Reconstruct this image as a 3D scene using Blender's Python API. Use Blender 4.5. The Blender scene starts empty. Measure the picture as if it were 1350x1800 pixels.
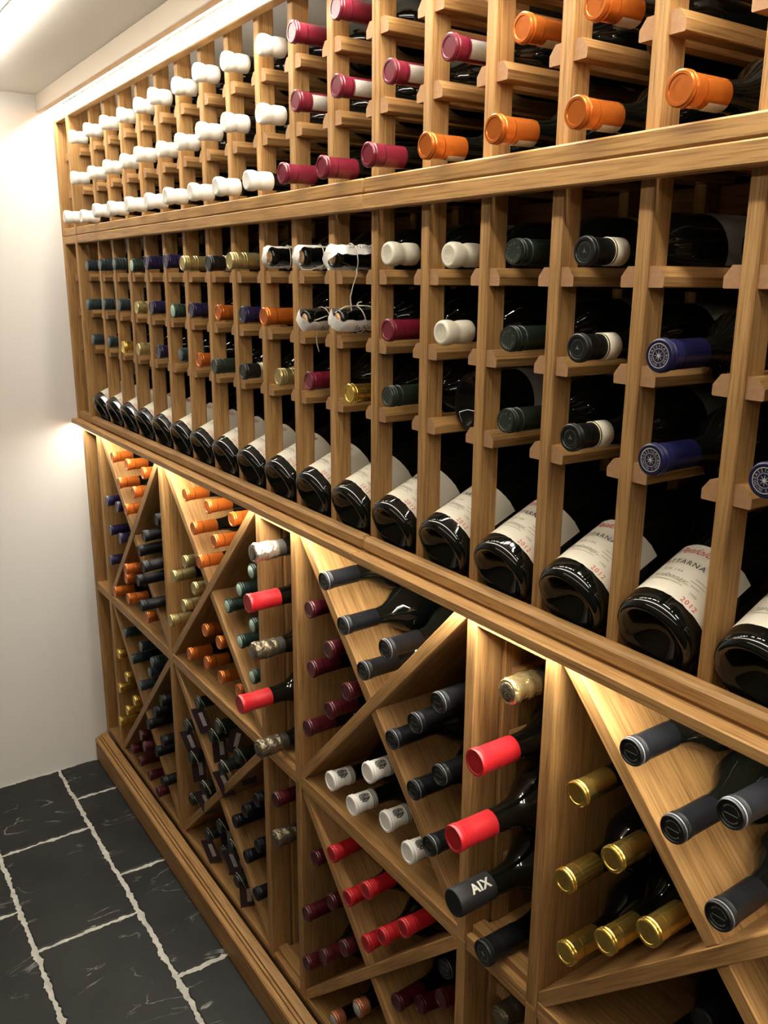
import bpy, bmesh, math, random
from mathutils import Vector, Matrix
random.seed(7)
S = bpy.context.scene
COL = S.collection
PI = math.pi

# ---------------------------------------------------------------- camera
cam_d = bpy.data.cameras.new('camera')
cam_d.sensor_fit = 'VERTICAL'
cam_d.sensor_height = 24.0
cam_d.lens = 1522.29 / 1800 * 24.0
cam_d.clip_start = 0.01
cam = bpy.data.objects.new('camera', cam_d)
COL.objects.link(cam)
cam.matrix_world = Matrix(((0.559403, -0.216602, 0.800095, 2.10456),
                           (0.828870, 0.138509, -0.542024, -0.59128),
                           (0.006583, 0.966384, 0.257017, 0.31649),
                           (0, 0, 0, 1)))
S.camera = cam

# ---------------------------------------------------------------- world, light levels, exposure
W = bpy.data.worlds.new('world')
S.world = W
W.use_nodes = True
W.node_tree.nodes['Background'].inputs[0].default_value = (0.9, 0.93, 1.0, 1)
W.node_tree.nodes['Background'].inputs[1].default_value = 0.02
LED_COLOUR = (1.0, 0.93, 0.80, 1)
PELMET_LED = 105.0
LEDGE_LED = 60.0
CEILING_LED = 40.0
ROOM_LED = 30.0
S.view_settings.view_transform = 'Standard'
S.view_settings.look = 'None'
S.view_settings.exposure = 0.0
S.view_settings.gamma = 1.0
S.view_settings.use_curve_mapping = False

# ---------------------------------------------------------------- materials
def newmat(name):
    m = bpy.data.materials.new(name)
    m.use_nodes = True
    nt = m.node_tree
    return m, nt, nt.nodes['Principled BSDF']

def plain(name, col, rough=0.5, metal=0.0, spec=0.5, noise=0.0, nscale=60, coat=0.0, bump=0.0, bscale=300):
    m, nt, b = newmat(name)
    b.inputs['Roughness'].default_value = rough
    b.inputs['Metallic'].default_value = metal
    b.inputs['Specular IOR Level'].default_value = spec
    b.inputs['Coat Weight'].default_value = coat
    c = (*col, 1)
    b.inputs['Base Color'].default_value = c
    if noise or bump:
        tc = nt.nodes.new('ShaderNodeTexCoord')
    if noise:
        n = nt.nodes.new('ShaderNodeTexNoise'); n.inputs['Scale'].default_value = nscale; n.inputs['Detail'].default_value = 4
        r = nt.nodes.new('ShaderNodeValToRGB')
        r.color_ramp.elements[0].position = 0.3; r.color_ramp.elements[1].position = 0.7
        r.color_ramp.elements[0].color = (*[x * (1 - noise) for x in col], 1)
        r.color_ramp.elements[1].color = (*[min(1, x * (1 + noise)) for x in col], 1)
        nt.links.new(tc.outputs['Object'], n.inputs['Vector'])
        nt.links.new(n.outputs['Fac'], r.inputs['Fac'])
        nt.links.new(r.outputs['Color'], b.inputs['Base Color'])
    if bump:
        n2 = nt.nodes.new('ShaderNodeTexNoise'); n2.inputs['Scale'].default_value = bscale; n2.inputs['Detail'].default_value = 3
        bp = nt.nodes.new('ShaderNodeBump'); bp.inputs['Strength'].default_value = bump; bp.inputs['Distance'].default_value = 0.002
        nt.links.new(tc.outputs['Object'], n2.inputs['Vector'])
        nt.links.new(n2.outputs['Fac'], bp.inputs['Height'])
        nt.links.new(bp.outputs['Normal'], b.inputs['Normal'])
    return m

def oak(name, axis, end_grain=False, tone=1.0):
    m, nt, b = newmat(name)
    N, L = nt.nodes, nt.links
    tc = N.new('ShaderNodeTexCoord'); oi = N.new('ShaderNodeObjectInfo')
    mul = N.new('ShaderNodeVectorMath'); mul.operation = 'MULTIPLY'
    rnd = N.new('ShaderNodeCombineXYZ')
    k = N.new('ShaderNodeMath'); k.operation = 'MULTIPLY'; k.inputs[1].default_value = 7.3
    L.new(oi.outputs['Random'], k.inputs[0])
    for i in range(3): L.new(k.outputs[0], rnd.inputs[i])
    add = N.new('ShaderNodeVectorMath'); add.operation = 'ADD'
    L.new(tc.outputs['Object'], add.inputs[0]); L.new(rnd.outputs[0], add.inputs[1])
    def stretched(across, along, detail, dist):
        v = N.new('ShaderNodeVectorMath'); v.operation = 'MULTIPLY'
        s = [across] * 3; s[axis] = along
        v.inputs[1].default_value = s
        L.new(add.outputs[0], v.inputs[0])
        n = N.new('ShaderNodeTexNoise'); n.inputs['Scale'].default_value = 1.0
        n.inputs['Detail'].default_value = detail; n.inputs['Distortion'].default_value = dist
        L.new(v.outputs[0], n.inputs['Vector'])
        return n.outputs['Fac']
    broad = stretched(120, 5.5, 4, 1.0)
    fine = stretched(520, 16, 4, 0.4)
    ramp = N.new('ShaderNodeValToRGB'); cr = ramp.color_ramp
    t = tone
    cr.elements[0].position = 0.20; cr.elements[0].color = (0.300 * t, 0.152 * t, 0.050 * t, 1)
    cr.elements[1].position = 0.80; cr.elements[1].color = (0.520 * t, 0.305 * t, 0.122 * t, 1)
    e = cr.elements.new(0.5); e.color = (0.410 * t, 0.226 * t, 0.080 * t, 1)
    L.new(broad, ramp.inputs['Fac'])
    r2 = N.new('ShaderNodeValToRGB')
    r2.color_ramp.elements[0].position = 0.33; r2.color_ramp.elements[0].color = (0.62, 0.58, 0.54, 1)
    r2.color_ramp.elements[1].position = 0.52; r2.color_ramp.elements[1].color = (1, 1, 1, 1)
    L.new(fine, r2.inputs['Fac'])
    mx = N.new('ShaderNodeMix'); mx.data_type = 'RGBA'; mx.blend_type = 'MULTIPLY'; mx.inputs['Factor'].default_value = 1
    L.new(ramp.outputs[0], mx.inputs['A']); L.new(r2.outputs[0], mx.inputs['B'])
    hsv = N.new('ShaderNodeHueSaturation')
    mr = N.new('ShaderNodeMapRange'); mr.inputs['To Min'].default_value = 0.86; mr.inputs['To Max'].default_value = 1.12
    L.new(oi.outputs['Random'], mr.inputs['Value']); L.new(mr.outputs[0], hsv.inputs['Value'])
    L.new(mx.outputs['Result'], hsv.inputs['Color'])
    L.new(hsv.outputs[0], b.inputs['Base Color'])
    b.inputs['Roughness'].default_value = 0.5
    b.inputs['Specular IOR Level'].default_value = 0.35
    bp = N.new('ShaderNodeBump'); bp.inputs['Strength'].default_value = 0.18; bp.inputs['Distance'].default_value = 0.001
    L.new(fine, bp.inputs['Height']); L.new(bp.outputs[0], b.inputs['Normal'])
    return m

OAK = [oak('oak_grain_x', 0), oak('oak_grain_y', 1), oak('oak_grain_z', 2)]
M = {}
M['glass'] = plain('dark_bottle_glass', (0.004, 0.0045, 0.0035), 0.04, spec=0.42)
M['punt'] = M['glass']
M['white_wax'] = plain('white_wax', (0.80, 0.78, 0.71), 0.38, noise=0.03)
M['cream_wax'] = plain('cream_wax', (0.66, 0.62, 0.50), 0.4, noise=0.03)
M['magenta'] = plain('crimson_foil', (0.135, 0.008, 0.021), 0.28, spec=0.5, noise=0.1)
M['orange'] = plain('copper_orange_foil', (0.56, 0.145, 0.020), 0.27, metal=0.55, noise=0.06)
M['maroon'] = plain('maroon_foil', (0.062, 0.0045, 0.009), 0.30, noise=0.1)
M['red'] = plain('bright_red_foil', (0.46, 0.012, 0.018), 0.36, noise=0.04)
M['gold'] = plain('gold_foil', (0.80, 0.56, 0.13), 0.26, metal=0.95, noise=0.06)
M['olive'] = plain('pale_gold_foil', (0.46, 0.38, 0.17), 0.33, metal=0.8, noise=0.08)
M['slate'] = plain('charcoal_foil', (0.0055, 0.0062, 0.008), 0.42, spec=0.35, noise=0.2)
M['violet'] = plain('violet_foil', (0.013, 0.009, 0.042), 0.28, noise=0.1)
M['blue'] = plain('blue_foil', (0.0065, 0.0072, 0.042), 0.32, noise=0.1)
M['green'] = plain('bottle_green_foil', (0.012, 0.020, 0.014), 0.36, noise=0.1)
M['mint'] = plain('dark_green_foil', (0.014, 0.030, 0.022), 0.38)
M['mint_top'] = plain('pale_mint_disc', (0.42, 0.60, 0.50), 0.45)
M['screw'] = plain('dark_teal_screwcap', (0.020, 0.034, 0.038), 0.4, metal=0.2)
M['screw_top'] = plain('grey_teal_disc', (0.10, 0.13, 0.14), 0.45)
M['black'] = plain('black_foil', (0.006, 0.006, 0.006), 0.35)
M['matte_black'] = plain('matt_black_foil', (0.010, 0.0102, 0.011), 0.55, spec=0.35)
M['net'] = plain('black_green_foil', (0.010, 0.016, 0.010), 0.35)
M['silver_rim'] = plain('silver_rim', (0.22, 0.23, 0.26), 0.35, metal=0.5)
M['copper'] = plain('copper_cap', (0.45, 0.17, 0.08), 0.35, metal=0.6)
M['copper_top'] = plain('grey_white_disc', (0.40, 0.46, 0.46), 0.5)
M['foil_silver'] = plain('crumpled_silver_foil', (0.62, 0.57, 0.48), 0.25, metal=0.85, bump=0.9, bscale=220)
M['foil_dark'] = plain('crumpled_bronze_foil', (0.20, 0.165, 0.11), 0.28, metal=0.8, bump=0.9, bscale=220)
M['foil_gold'] = plain('crumpled_gold_foil', (0.80, 0.64, 0.30), 0.24, metal=0.85, bump=0.9, bscale=200)
M['foil_black'] = plain('black_champagne_neck_foil', (0.035, 0.032, 0.025), 0.45)
M['paper'] = plain('cream_label_paper', (0.76, 0.71, 0.58), 0.65, noise=0.02)
M['grey_paper'] = plain('grey_label_paper', (0.42, 0.41, 0.36), 0.7, noise=0.12, nscale=400)
M['tissue'] = plain('white_tissue_paper', (0.70, 0.68, 0.64), 0.7, noise=0.12, nscale=120, bump=0.6, bscale=160)
M['cork'] = plain('cork', (0.55, 0.33, 0.18), 0.8, noise=0.25, nscale=300)
M['string'] = plain('cotton_string', (0.66, 0.60, 0.46), 0.8)
M['ink'] = plain('black_ink', (0.05, 0.048, 0.045), 0.6)
M['grey_ink'] = plain('grey_ink', (0.36, 0.33, 0.28), 0.6)
M['red_ink'] = plain('red_ink', (0.55, 0.045, 0.07), 0.6)
M['silver_ink'] = plain('silver_print', (0.55, 0.54, 0.48), 0.4, metal=0.2)
M['dull_print'] = plain('dull_gold_print', (0.24, 0.225, 0.17), 0.5)
M['crimson_deep'] = plain('deep_red_emboss', (0.30, 0.012, 0.018), 0.45)
M['tag'] = plain('dark_purple_card', (0.030, 0.014, 0.022), 0.5)
M['tag_print'] = plain('pale_card_print', (0.42, 0.38, 0.36), 0.6, noise=0.5, nscale=500)
M['wall'] = plain('white_plaster', (0.68, 0.66, 0.63), 0.85, spec=0.2, noise=0.015, nscale=3)
M['dark_wall'] = plain('dark_brown_panelling', (0.20, 0.155, 0.11), 0.7, spec=0.2, noise=0.15, nscale=6)
M['end_grain'] = plain('oak_end_grain', (0.36, 0.20, 0.10), 0.6, spec=0.3, noise=0.10, nscale=260)
M['pelmet_paint'] = plain('stone_coloured_paint', (0.50, 0.43, 0.35), 0.8, spec=0.2)
M['ceiling'] = plain('ceiling_paint', (0.82, 0.80, 0.75), 0.9, spec=0.2)
M['back'] = plain('back_wall_painted_shade', (0.060, 0.052, 0.044), 0.8, spec=0.2, noise=0.1)  # unlit depth behind the racks: its shade is put into the wall colour
M['grout'] = plain('pale_grout', (0.46, 0.445, 0.395), 0.9, spec=0.2, noise=0.2, nscale=40, bump=0.5, bscale=200)
M['white_plastic'] = plain('white_light_housing', (0.8, 0.8, 0.78), 0.5)
M['aluminium'] = plain('led_housing', (0.6, 0.6, 0.6), 0.4, metal=0.8)

def white_crest():
    m, nt, b = newmat('white_capsule_with_crest_print')
    N, L = nt.nodes, nt.links
    b.inputs['Roughness'].default_value = 0.4
    tc = N.new('ShaderNodeTexCoord'); sx = N.new('ShaderNodeSeparateXYZ')
    L.new(tc.outputs['Object'], sx.inputs[0])
    def math_(op, a, c=None):
        n = N.new('ShaderNodeMath'); n.operation = op
        for i, v in enumerate((a, c)):
            if v is None: continue
            if isinstance(v, (int, float)): n.inputs[i].default_value = v
            else: L.new(v, n.inputs[i])
        return n.outputs[0]
    z = sx.outputs['Z']
    band = None
    for c0 in (0.2482, 0.2508, 0.2534):
        d = math_('LESS_THAN', math_('ABSOLUTE', math_('SUBTRACT', z, c0)), 0.0007)
        band = d if band is None else math_('MAXIMUM', band, d)
    line = math_('LESS_THAN', math_('ABSOLUTE', math_('SUBTRACT', z, 0.2815)), 0.00025)
    band = math_('MAXIMUM', band, line)
    ang = math_('ARCTAN2', sx.outputs['X'], sx.outputs['Y'])
    def crest(a0):
        u = math_('MULTIPLY', math_('SUBTRACT', ang, a0), 0.0155)
        w = math_('SUBTRACT', z, 0.2665)
        r = math_('SQRT', math_('ADD', math_('MULTIPLY', u, u), math_('MULTIPLY', w, w)))
        nz = N.new('ShaderNodeTexNoise'); nz.inputs['Scale'].default_value = 420; nz.inputs['Detail'].default_value = 3
        L.new(tc.outputs['Object'], nz.inputs['Vector'])
        rr = math_('ADD', r, math_('MULTIPLY', math_('SUBTRACT', nz.outputs['Fac'], 0.5), 0.006))
        inside = math_('LESS_THAN', rr, 0.0085)
        n3 = N.new('ShaderNodeTexNoise'); n3.inputs['Scale'].default_value = 800
        L.new(tc.outputs['Object'], n3.inputs['Vector'])
        return math_('MULTIPLY', inside, math_('GREATER_THAN', n3.outputs['Fac'], 0.43))
    mask = math_('MAXIMUM', band, math_('MAXIMUM', crest(0.5), math_('MAXIMUM', crest(2.6), crest(-1.6))))
    mx = N.new('ShaderNodeMix'); mx.data_type = 'RGBA'
    mx.inputs['A'].default_value = (0.86, 0.84, 0.79, 1); mx.inputs['B'].default_value = (0.035, 0.045, 0.032, 1)
    L.new(mask, mx.inputs['Factor']); L.new(mx.outputs['Result'], b.inputs['Base Color'])
    return m
M['white'] = white_crest()

def slate_mat():
    m, nt, b = newmat('riven_black_slate')
    N, L = nt.nodes, nt.links
    tc = N.new('ShaderNodeTexCoord'); oi = N.new('ShaderNodeObjectInfo')
    k = N.new('ShaderNodeMath'); k.operation = 'MULTIPLY'; k.inputs[1].default_value = 11.7
    L.new(oi.outputs['Random'], k.inputs[0])
    add = N.new('ShaderNodeVectorMath'); add.operation = 'ADD'
    L.new(tc.outputs['Object'], add.inputs[0]); L.new(k.outputs[0], add.inputs[1])
    n = N.new('ShaderNodeTexNoise'); n.inputs['Scale'].default_value = 9; n.inputs['Detail'].default_value = 6
    L.new(add.outputs[0], n.inputs['Vector'])
    r = N.new('ShaderNodeValToRGB')
    r.color_ramp.elements[0].position = 0.3; r.color_ramp.elements[0].color = (0.0060, 0.0066, 0.0067, 1)
    r.color_ramp.elements[1].position = 0.75; r.color_ramp.elements[1].color = (0.0165, 0.0175, 0.0172, 1)
    L.new(n.outputs['Fac'], r.inputs['Fac'])
    # pale scratches: thin iso-lines of a stretched noise, kept only in patches
    mp = N.new('ShaderNodeVectorMath'); mp.operation = 'MULTIPLY'; mp.inputs[1].default_value = (13, 5.5, 6)
    L.new(add.outputs[0], mp.inputs[0])
    s = N.new('ShaderNodeTexNoise'); s.inputs['Scale'].default_value = 1.0; s.inputs['Detail'].default_value = 5; s.inputs['Distortion'].default_value = 0.9
    L.new(mp.outputs[0], s.inputs['Vector'])
    a = N.new('ShaderNodeMath'); a.operation = 'SUBTRACT'; a.inputs[1].default_value = 0.5
    L.new(s.outputs['Fac'], a.inputs[0])
    ab = N.new('ShaderNodeMath'); ab.operation = 'ABSOLUTE'; L.new(a.outputs[0], ab.inputs[0])
    lt = N.new('ShaderNodeMapRange'); lt.inputs['From Min'].default_value = 0.0; lt.inputs['From Max'].default_value = 0.012
    lt.inputs['To Min'].default_value = 1; lt.inputs['To Max'].default_value = 0
    L.new(ab.outputs[0], lt.inputs['Value'])
    p = N.new('ShaderNodeTexNoise'); p.inputs['Scale'].default_value = 14; p.inputs['Detail'].default_value = 4
    L.new(add.outputs[0], p.inputs['Vector'])
    pr = N.new('ShaderNodeMapRange'); pr.inputs['From Min'].default_value = 0.52; pr.inputs['From Max'].default_value = 0.66
    L.new(p.outputs['Fac'], pr.inputs['Value'])
    f = N.new('ShaderNodeMath'); f.operation = 'MULTIPLY'
    L.new(lt.outputs[0], f.inputs[0]); L.new(pr.outputs[0], f.inputs[1])
    mx = N.new('ShaderNodeMix'); mx.data_type = 'RGBA'; mx.inputs['B'].default_value = (0.27, 0.265, 0.24, 1)
    L.new(f.outputs[0], mx.inputs['Factor']); L.new(r.outputs[0], mx.inputs['A'])
    L.new(mx.outputs['Result'], b.inputs['Base Color'])
    b.inputs['Roughness'].default_value = 0.55
    b.inputs['Specular IOR Level'].default_value = 0.4
    bp = N.new('ShaderNodeBump'); bp.inputs['Strength'].default_value = 0.6; bp.inputs['Distance'].default_value = 0.006
    L.new(n.outputs['Fac'], bp.inputs['Height']); L.new(bp.outputs[0], b.inputs['Normal'])
    return m
M['slate_floor'] = slate_mat()

def emitter(name, strength):
    m = bpy.data.materials.new(name); m.use_nodes = True
    nt = m.node_tree; nt.nodes.clear()
    o = nt.nodes.new('ShaderNodeOutputMaterial'); e = nt.nodes.new('ShaderNodeEmission')
    e.inputs[0].default_value = LED_COLOUR; e.inputs[1].default_value = strength
    nt.links.new(e.outputs[0], o.inputs[0])
    return m
M['pelmet_led'] = emitter('pelmet_led_glow', PELMET_LED)
M['ledge_led'] = emitter('ledge_led_glow', LEDGE_LED)
M['ceiling_led'] = emitter('ceiling_led_glow', CEILING_LED)
M['room_led'] = emitter('room_led_glow', ROOM_LED)

# ---------------------------------------------------------------- helpers
def link(name, data, parent=None, loc=(0, 0, 0), rot=None):
    o = bpy.data.objects.new(name, data)
    COL.objects.link(o)
    o.location = loc
    if rot: o.rotation_euler = rot
    if parent is not None: o.parent = parent
    return o

def tag(o, label, cat, group=None):
    o['label'] = label; o['category'] = cat
    if group: o['group'] = group
    return o

def structure(o):
    o['kind'] = 'structure'
    return o

def mesh_from(verts, faces, mat, smooth=False, name='mesh'):
    me = bpy.data.meshes.new(name)
    me.from_pydata([tuple(v) for v in verts], [], faces)
    me.materials.append(mat)
    if smooth:
        for p in me.polygons: p.use_smooth = True
    me.update()
    return me

BOXES = {}
def box_mesh(dx, dy, dz, mat, bev=0.0012):
    key = (round(dx, 5), round(dy, 5), round(dz, 5), mat.name, bev)
    if key in BOXES: return BOXES[key]
    bm = bmesh.new()
    bmesh.ops.create_cube(bm, size=1)
    bmesh.ops.scale(bm, verts=bm.verts, vec=(dx, dy, dz))
    if bev:
        bmesh.ops.bevel(bm, geom=bm.edges[:], offset=min(bev, dx / 3, dy / 3, dz / 3), segments=1, affect='EDGES')
    me = bpy.data.meshes.new('board'); bm.to_mesh(me); bm.free()
    me.materials.append(mat)
    BOXES[key] = me
    return me

def board(name, parent, x0, x1, y0, y1, z0, z1, axis=None, mat=None, bev=0.0012):
    """an oak board given by its world extents (parent sits at its own location)"""
    d = (x1 - x0, y1 - y0, z1 - z0)
    if axis is None: axis = max(range(3), key=lambda i: d[i])
    me = box_mesh(*d, mat or OAK[axis], bev)
    c = Vector(((x0 + x1) / 2, (y0 + y1) / 2, (z0 + z1) / 2))
    if parent is not None: c = c - parent.location
    return link(name, me, parent, c)

def thing(name, label, cat, loc, group=None):
    o = link(name, None, None, loc)
    o.empty_display_size = 0.05
    return tag(o, label, cat, group)

def lathe(profile, mat, seg=28, name='lathe'):
    """surface of revolution about local Z; profile = [(r, z), ...]"""
    V, Fc = [], []
    rings = []
    for r, z in profile:
        if r < 1e-6:
            rings.append([len(V)]); V.append((0, 0, z))
        else:
            rings.append(list(range(len(V), len(V) + seg)))
            V += [(r * math.cos(2 * PI * i / seg), r * math.sin(2 * PI * i / seg), z) for i in range(seg)]
    for a, b in zip(rings, rings[1:]):
        for i in range(seg):
            j = (i + 1) % seg
            if len(a) == 1 and len(b) == 1: continue
            if len(a) == 1: Fc.append((a[0], b[j], b[i]))
            elif len(b) == 1: Fc.append((a[i], a[j], b[0]))
            else: Fc.append((a[i], a[j], b[j], b[i]))
    me = mesh_from(V, Fc, mat, True, name)
    return me

def sharp(me, ang=24):
    me.set_sharp_from_angle(angle=math.radians(ang))
    return me

def tube(points, r, mat, seg=6, name='tube'):
    V, Fc = [], []
    n = len(points)
    P = [Vector(p) for p in points]
    for i, p in enumerate(P):
        t = (P[min(i + 1, n - 1)] - P[max(i - 1, 0)]).normalized()
        u = t.orthogonal().normalized()
        if i and abs(t.dot(pu)) < 0.99: u = (pu - t * pu.dot(t)).normalized()
        pu = u
        w = t.cross(u)
        for k in range(seg):
            a = 2 * PI * k / seg
            V.append(p + (u * math.cos(a) + w * math.sin(a)) * r)
    for i in range(n - 1):
        for k in range(seg):
            j = (k + 1) % seg
            Fc.append((i * seg + k, i * seg + j, (i + 1) * seg + j, (i + 1) * seg + k))
    Fc.append(tuple(reversed(range(seg)))); Fc.append(tuple(range((n - 1) * seg, n * seg)))
    return mesh_from(V, Fc, mat, True, name)

def text_geo(body, size, shear=0.0, spacing=1.0, bold=0.0, limit=0.0):
    """flat glyph geometry, centred: list of (x, y), faces"""
    cu = bpy.data.curves.new('lettering', 'FONT')
    cu.body = body; cu.size = size; cu.shear = shear; cu.space_character = spacing
    cu.offset = bold
    cu.align_x = 'CENTER'; cu.align_y = 'CENTER'; cu.resolution_u = 2
    ob = bpy.data.objects.new('lettering', cu)
    COL.objects.link(ob)
    dg = bpy.context.evaluated_depsgraph_get()
    me = bpy.data.meshes.new_from_object(ob.evaluated_get(dg))
    if limit:
        bm = bmesh.new(); bm.from_mesh(me)
        bmesh.ops.triangulate(bm, faces=bm.faces[:])
        for _ in range(4):
            long = [e for e in bm.edges if e.calc_length() > limit]
            if not long: break
            bmesh.ops.subdivide_edges(bm, edges=long, cuts=1)
            bmesh.ops.triangulate(bm, faces=[f for f in bm.faces if len(f.verts) > 3])
        bm.to_mesh(me); bm.free()
    V = [(v.co.x, v.co.y) for v in me.vertices]; Fc = [tuple(p.vertices) for p in me.polygons]
    COL.objects.unlink(ob); bpy.data.objects.remove(ob); bpy.data.curves.remove(cu); bpy.data.meshes.remove(me)
    return V, Fc

def solid(V, Fc, push):
    """give a one-sided print a hair of thickness: push(v) -> (outer, inner)"""
    n = len(V)
    return [push(v) for v in V], list(Fc)

def join_geo(parts):
    V, Fc = [], []
    for v, f in parts:
        o = len(V); V += list(v); Fc += [tuple(i + o for i in q) for q in f]
    return V, Fc

# ---------------------------------------------------------------- the room
XW = -0.12                    # face of the left wall
ZF, ZC = -0.970, 0.722        # floor and ceiling (the ledge of the rack is at z = 0)
XR, YB, YN = 3.3, 0.330, -1.55
X_END = 2.36                  # right end of the rack
structure(board('wall_left', None, XW - 0.1, XW, YN, YB + 0.1, ZF - 0.1, ZC + 0.1, mat=M['wall'], bev=0))
structure(board('wall_back', None, XW, XR, YB, YB + 0.1, ZF - 0.1, ZC + 0.1, mat=M['back'], bev=0))
structure(board('wall_right', None, XR, XR + 0.1, YN, YB + 0.1, ZF - 0.1, ZC + 0.1, mat=M['dark_wall'], bev=0))
structure(board('wall_front', None, XW, XR, YN - 0.1, YN, ZF - 0.1, ZC + 0.1, mat=M['dark_wall'], bev=0))
structure(board('ceiling', None, XW, XR, YN, YB, ZC, ZC + 0.1, mat=M['ceiling'], bev=0))

# floor: grout bed with riven slate tiles, each tile its own ragged slab
floor = structure(board('floor', None, XW, XR, YN, YB, ZF - 0.1, ZF - 0.003, mat=M['grout'], bev=0))
def tile_mesh(w, h, seed):
    rnd = random.Random(seed)
    per = []
    def side(a, b, n, nx, ny):
        off = 0
        for i in range(n):
            t = i / n
            off = off * 0.55 + rnd.uniform(-0.0019, 0.0019)
            if rnd.random() < 0.06: off -= 0.003
            o = off if 0 < i else 0
            per.append((a[0] + (b[0] - a[0]) * t + nx * o, a[1] + (b[1] - a[1]) * t + ny * o))
    c = [(-w / 2, -h / 2), (w / 2, -h / 2), (w / 2, h / 2), (-w / 2, h / 2)]
    side(c[0], c[1], 64, 0, -1); side(c[1], c[2], 40, 1, 0); side(c[2], c[3], 64, 0, 1); side(c[3], c[0], 40, -1, 0)
    n = len(per)
    V = [(x, y, -0.006) for x, y in per] + [(x, y, -0.0012) for x, y in per] + [(x * 0.988, y * 0.982, 0) for x, y in per]
    Fc = []
    for lv in (0, 1):
        for i in range(n):
            j = (i + 1) % n
            Fc.append((lv * n + i, lv * n + j, (lv + 1) * n + j, (lv + 1) * n + i))
    Fc.append(tuple(range(2 * n, 3 * n)))
    return mesh_from(V, Fc, M['slate_floor'], False, 'slate_tile')
TILES = {}
def tiles(x0, x1, y0, y1, var):
    g = 0.0095
    key = (round(x1 - x0, 4), round(y1 - y0, 4), var)
    if key not in TILES: TILES[key] = tile_mesh(x1 - x0 - g, y1 - y0 - g, len(TILES) * 13 + var)
    o = link('slate_tile', TILES[key], floor, Vector(((x0 + x1) / 2, (y0 + y1) / 2, ZF)) - floor.location)
    return o
TW, TH = 0.352, 0.208
rows_y = [0.066, -0.146, -0.354]
while rows_y[-1] > YN + 0.02: rows_y.append(max(rows_y[-1] - TH, YN + 0.001))
starts = [0.046, 0.183, 0.396, 0.10, 0.27, 0.05, 0.20, 0.33, 0.12]
for ri in range(len(rows_y) - 1):
    y1, y0 = rows_y[ri], rows_y[ri + 1]
    if y1 - y0 < 0.03: continue
    xs = [starts[ri]]
    while xs[0] - TW > XW + 0.03: xs.insert(0, xs[0] - TW)
    xs.insert(0, XW)
    while xs[-1] + TW < XR - 0.03: xs.append(xs[-1] + TW)
    xs.append(XR)
    for i in range(len(xs) - 1):
        tiles(xs[i], xs[i + 1], y0, y1, i % 3)

# ---------------------------------------------------------------- ceiling light strip and pelmet
for xa, xb, yc, lm_, lab in ((XW + 0.02, 2.4, -0.232, 'ceiling_led', 'long white light strip under the ceiling in front of the rack'),
                        (1.0, 3.1, -0.86, 'room_led', 'white light strip on the ceiling across the room from the rack')):
    strip = thing('ceiling_light_strip', lab, 'light', ((xa + xb) / 2, yc, ZC), 'ceiling light strips')
    board('housing', strip, xa, xb, yc - 0.0135, yc + 0.0135, ZC - 0.004, ZC - 0.0003, mat=M['white_plastic'], bev=0.0005)
    board('diffuser', strip, xa + 0.004, xb - 0.004, yc - 0.0125, yc + 0.0125, ZC - 0.013, ZC - 0.004, mat=M[lm_], bev=0)

pel = thing('pelmet', 'stone coloured pelmet board under the ceiling above the top rack', 'pelmet', (1.1, -0.044, 0.69))
board('pelmet_board', pel, XW, X_END, -0.052, -0.036, 0.6845, ZC - 0.0005, mat=M['pelmet_paint'])
led = thing('pelmet_light_strip', 'glowing white light strip behind the pelmet along the rack top', 'light', (1.1, -0.027, 0.694))
board('housing', led, XW + 0.001, X_END, -0.0355, -0.0175, 0.697, 0.701, mat=M['aluminium'], bev=0.0005)
board('diffuser', led, XW + 0.003, X_END - 0.01, -0.0345, -0.0190, 0.6935, 0.697, mat=M['pelmet_led'], bev=0)

# ---------------------------------------------------------------- upper racks
PW, PD, YR = 0.014, 0.025, -0.017        # post width, post depth, front of the rails
def chamfer_prism(w, h, d, ch, mat):
    """cleat cross-section: rectangle with one chamfered top corner (towards +x), extruded along y"""
    sec = [(0, 0), (w - 0.001, 0), (w, 0.001), (w, h - ch * 1.0), (w - ch * 0.8, h), (0, h)]
    n = len(sec)
    V = [(x, 0, z) for x, z in sec] + [(x, d, z) for x, z in sec]
    Fc = [tuple(range(n)), tuple(reversed(range(n, 2 * n)))]
    for i in range(n):
        j = (i + 1) % n
        Fc.append((i, i + n, j + n, j))
    me = mesh_from(V, Fc, mat)
    me.materials.append(M['end_grain'])
    me.polygons[0].material_index = 1; me.polygons[1].material_index = 1
    return me
CL_W, CL_H, CL_D = 0.0155, 0.0172, 0.222
cleat_r = chamfer_prism(CL_W, CL_H, CL_D, 0.0085, OAK[1])
def mirrored(me):
    m2 = me.copy()
    for v in m2.vertices: v.co.x = -v.co.x
    m2.flip_normals()
    return m2
cleat_l = mirrored(cleat_r)

def cleat_pair(par, x0, x1, z, left=True, right=True, y=0.003):
    if left: link('cleat', cleat_l, par, Vector((x0, y, z)) - par.location)
    if right: link('cleat', cleat_r, par, Vector((x1, y, z)) - par.location)

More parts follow.
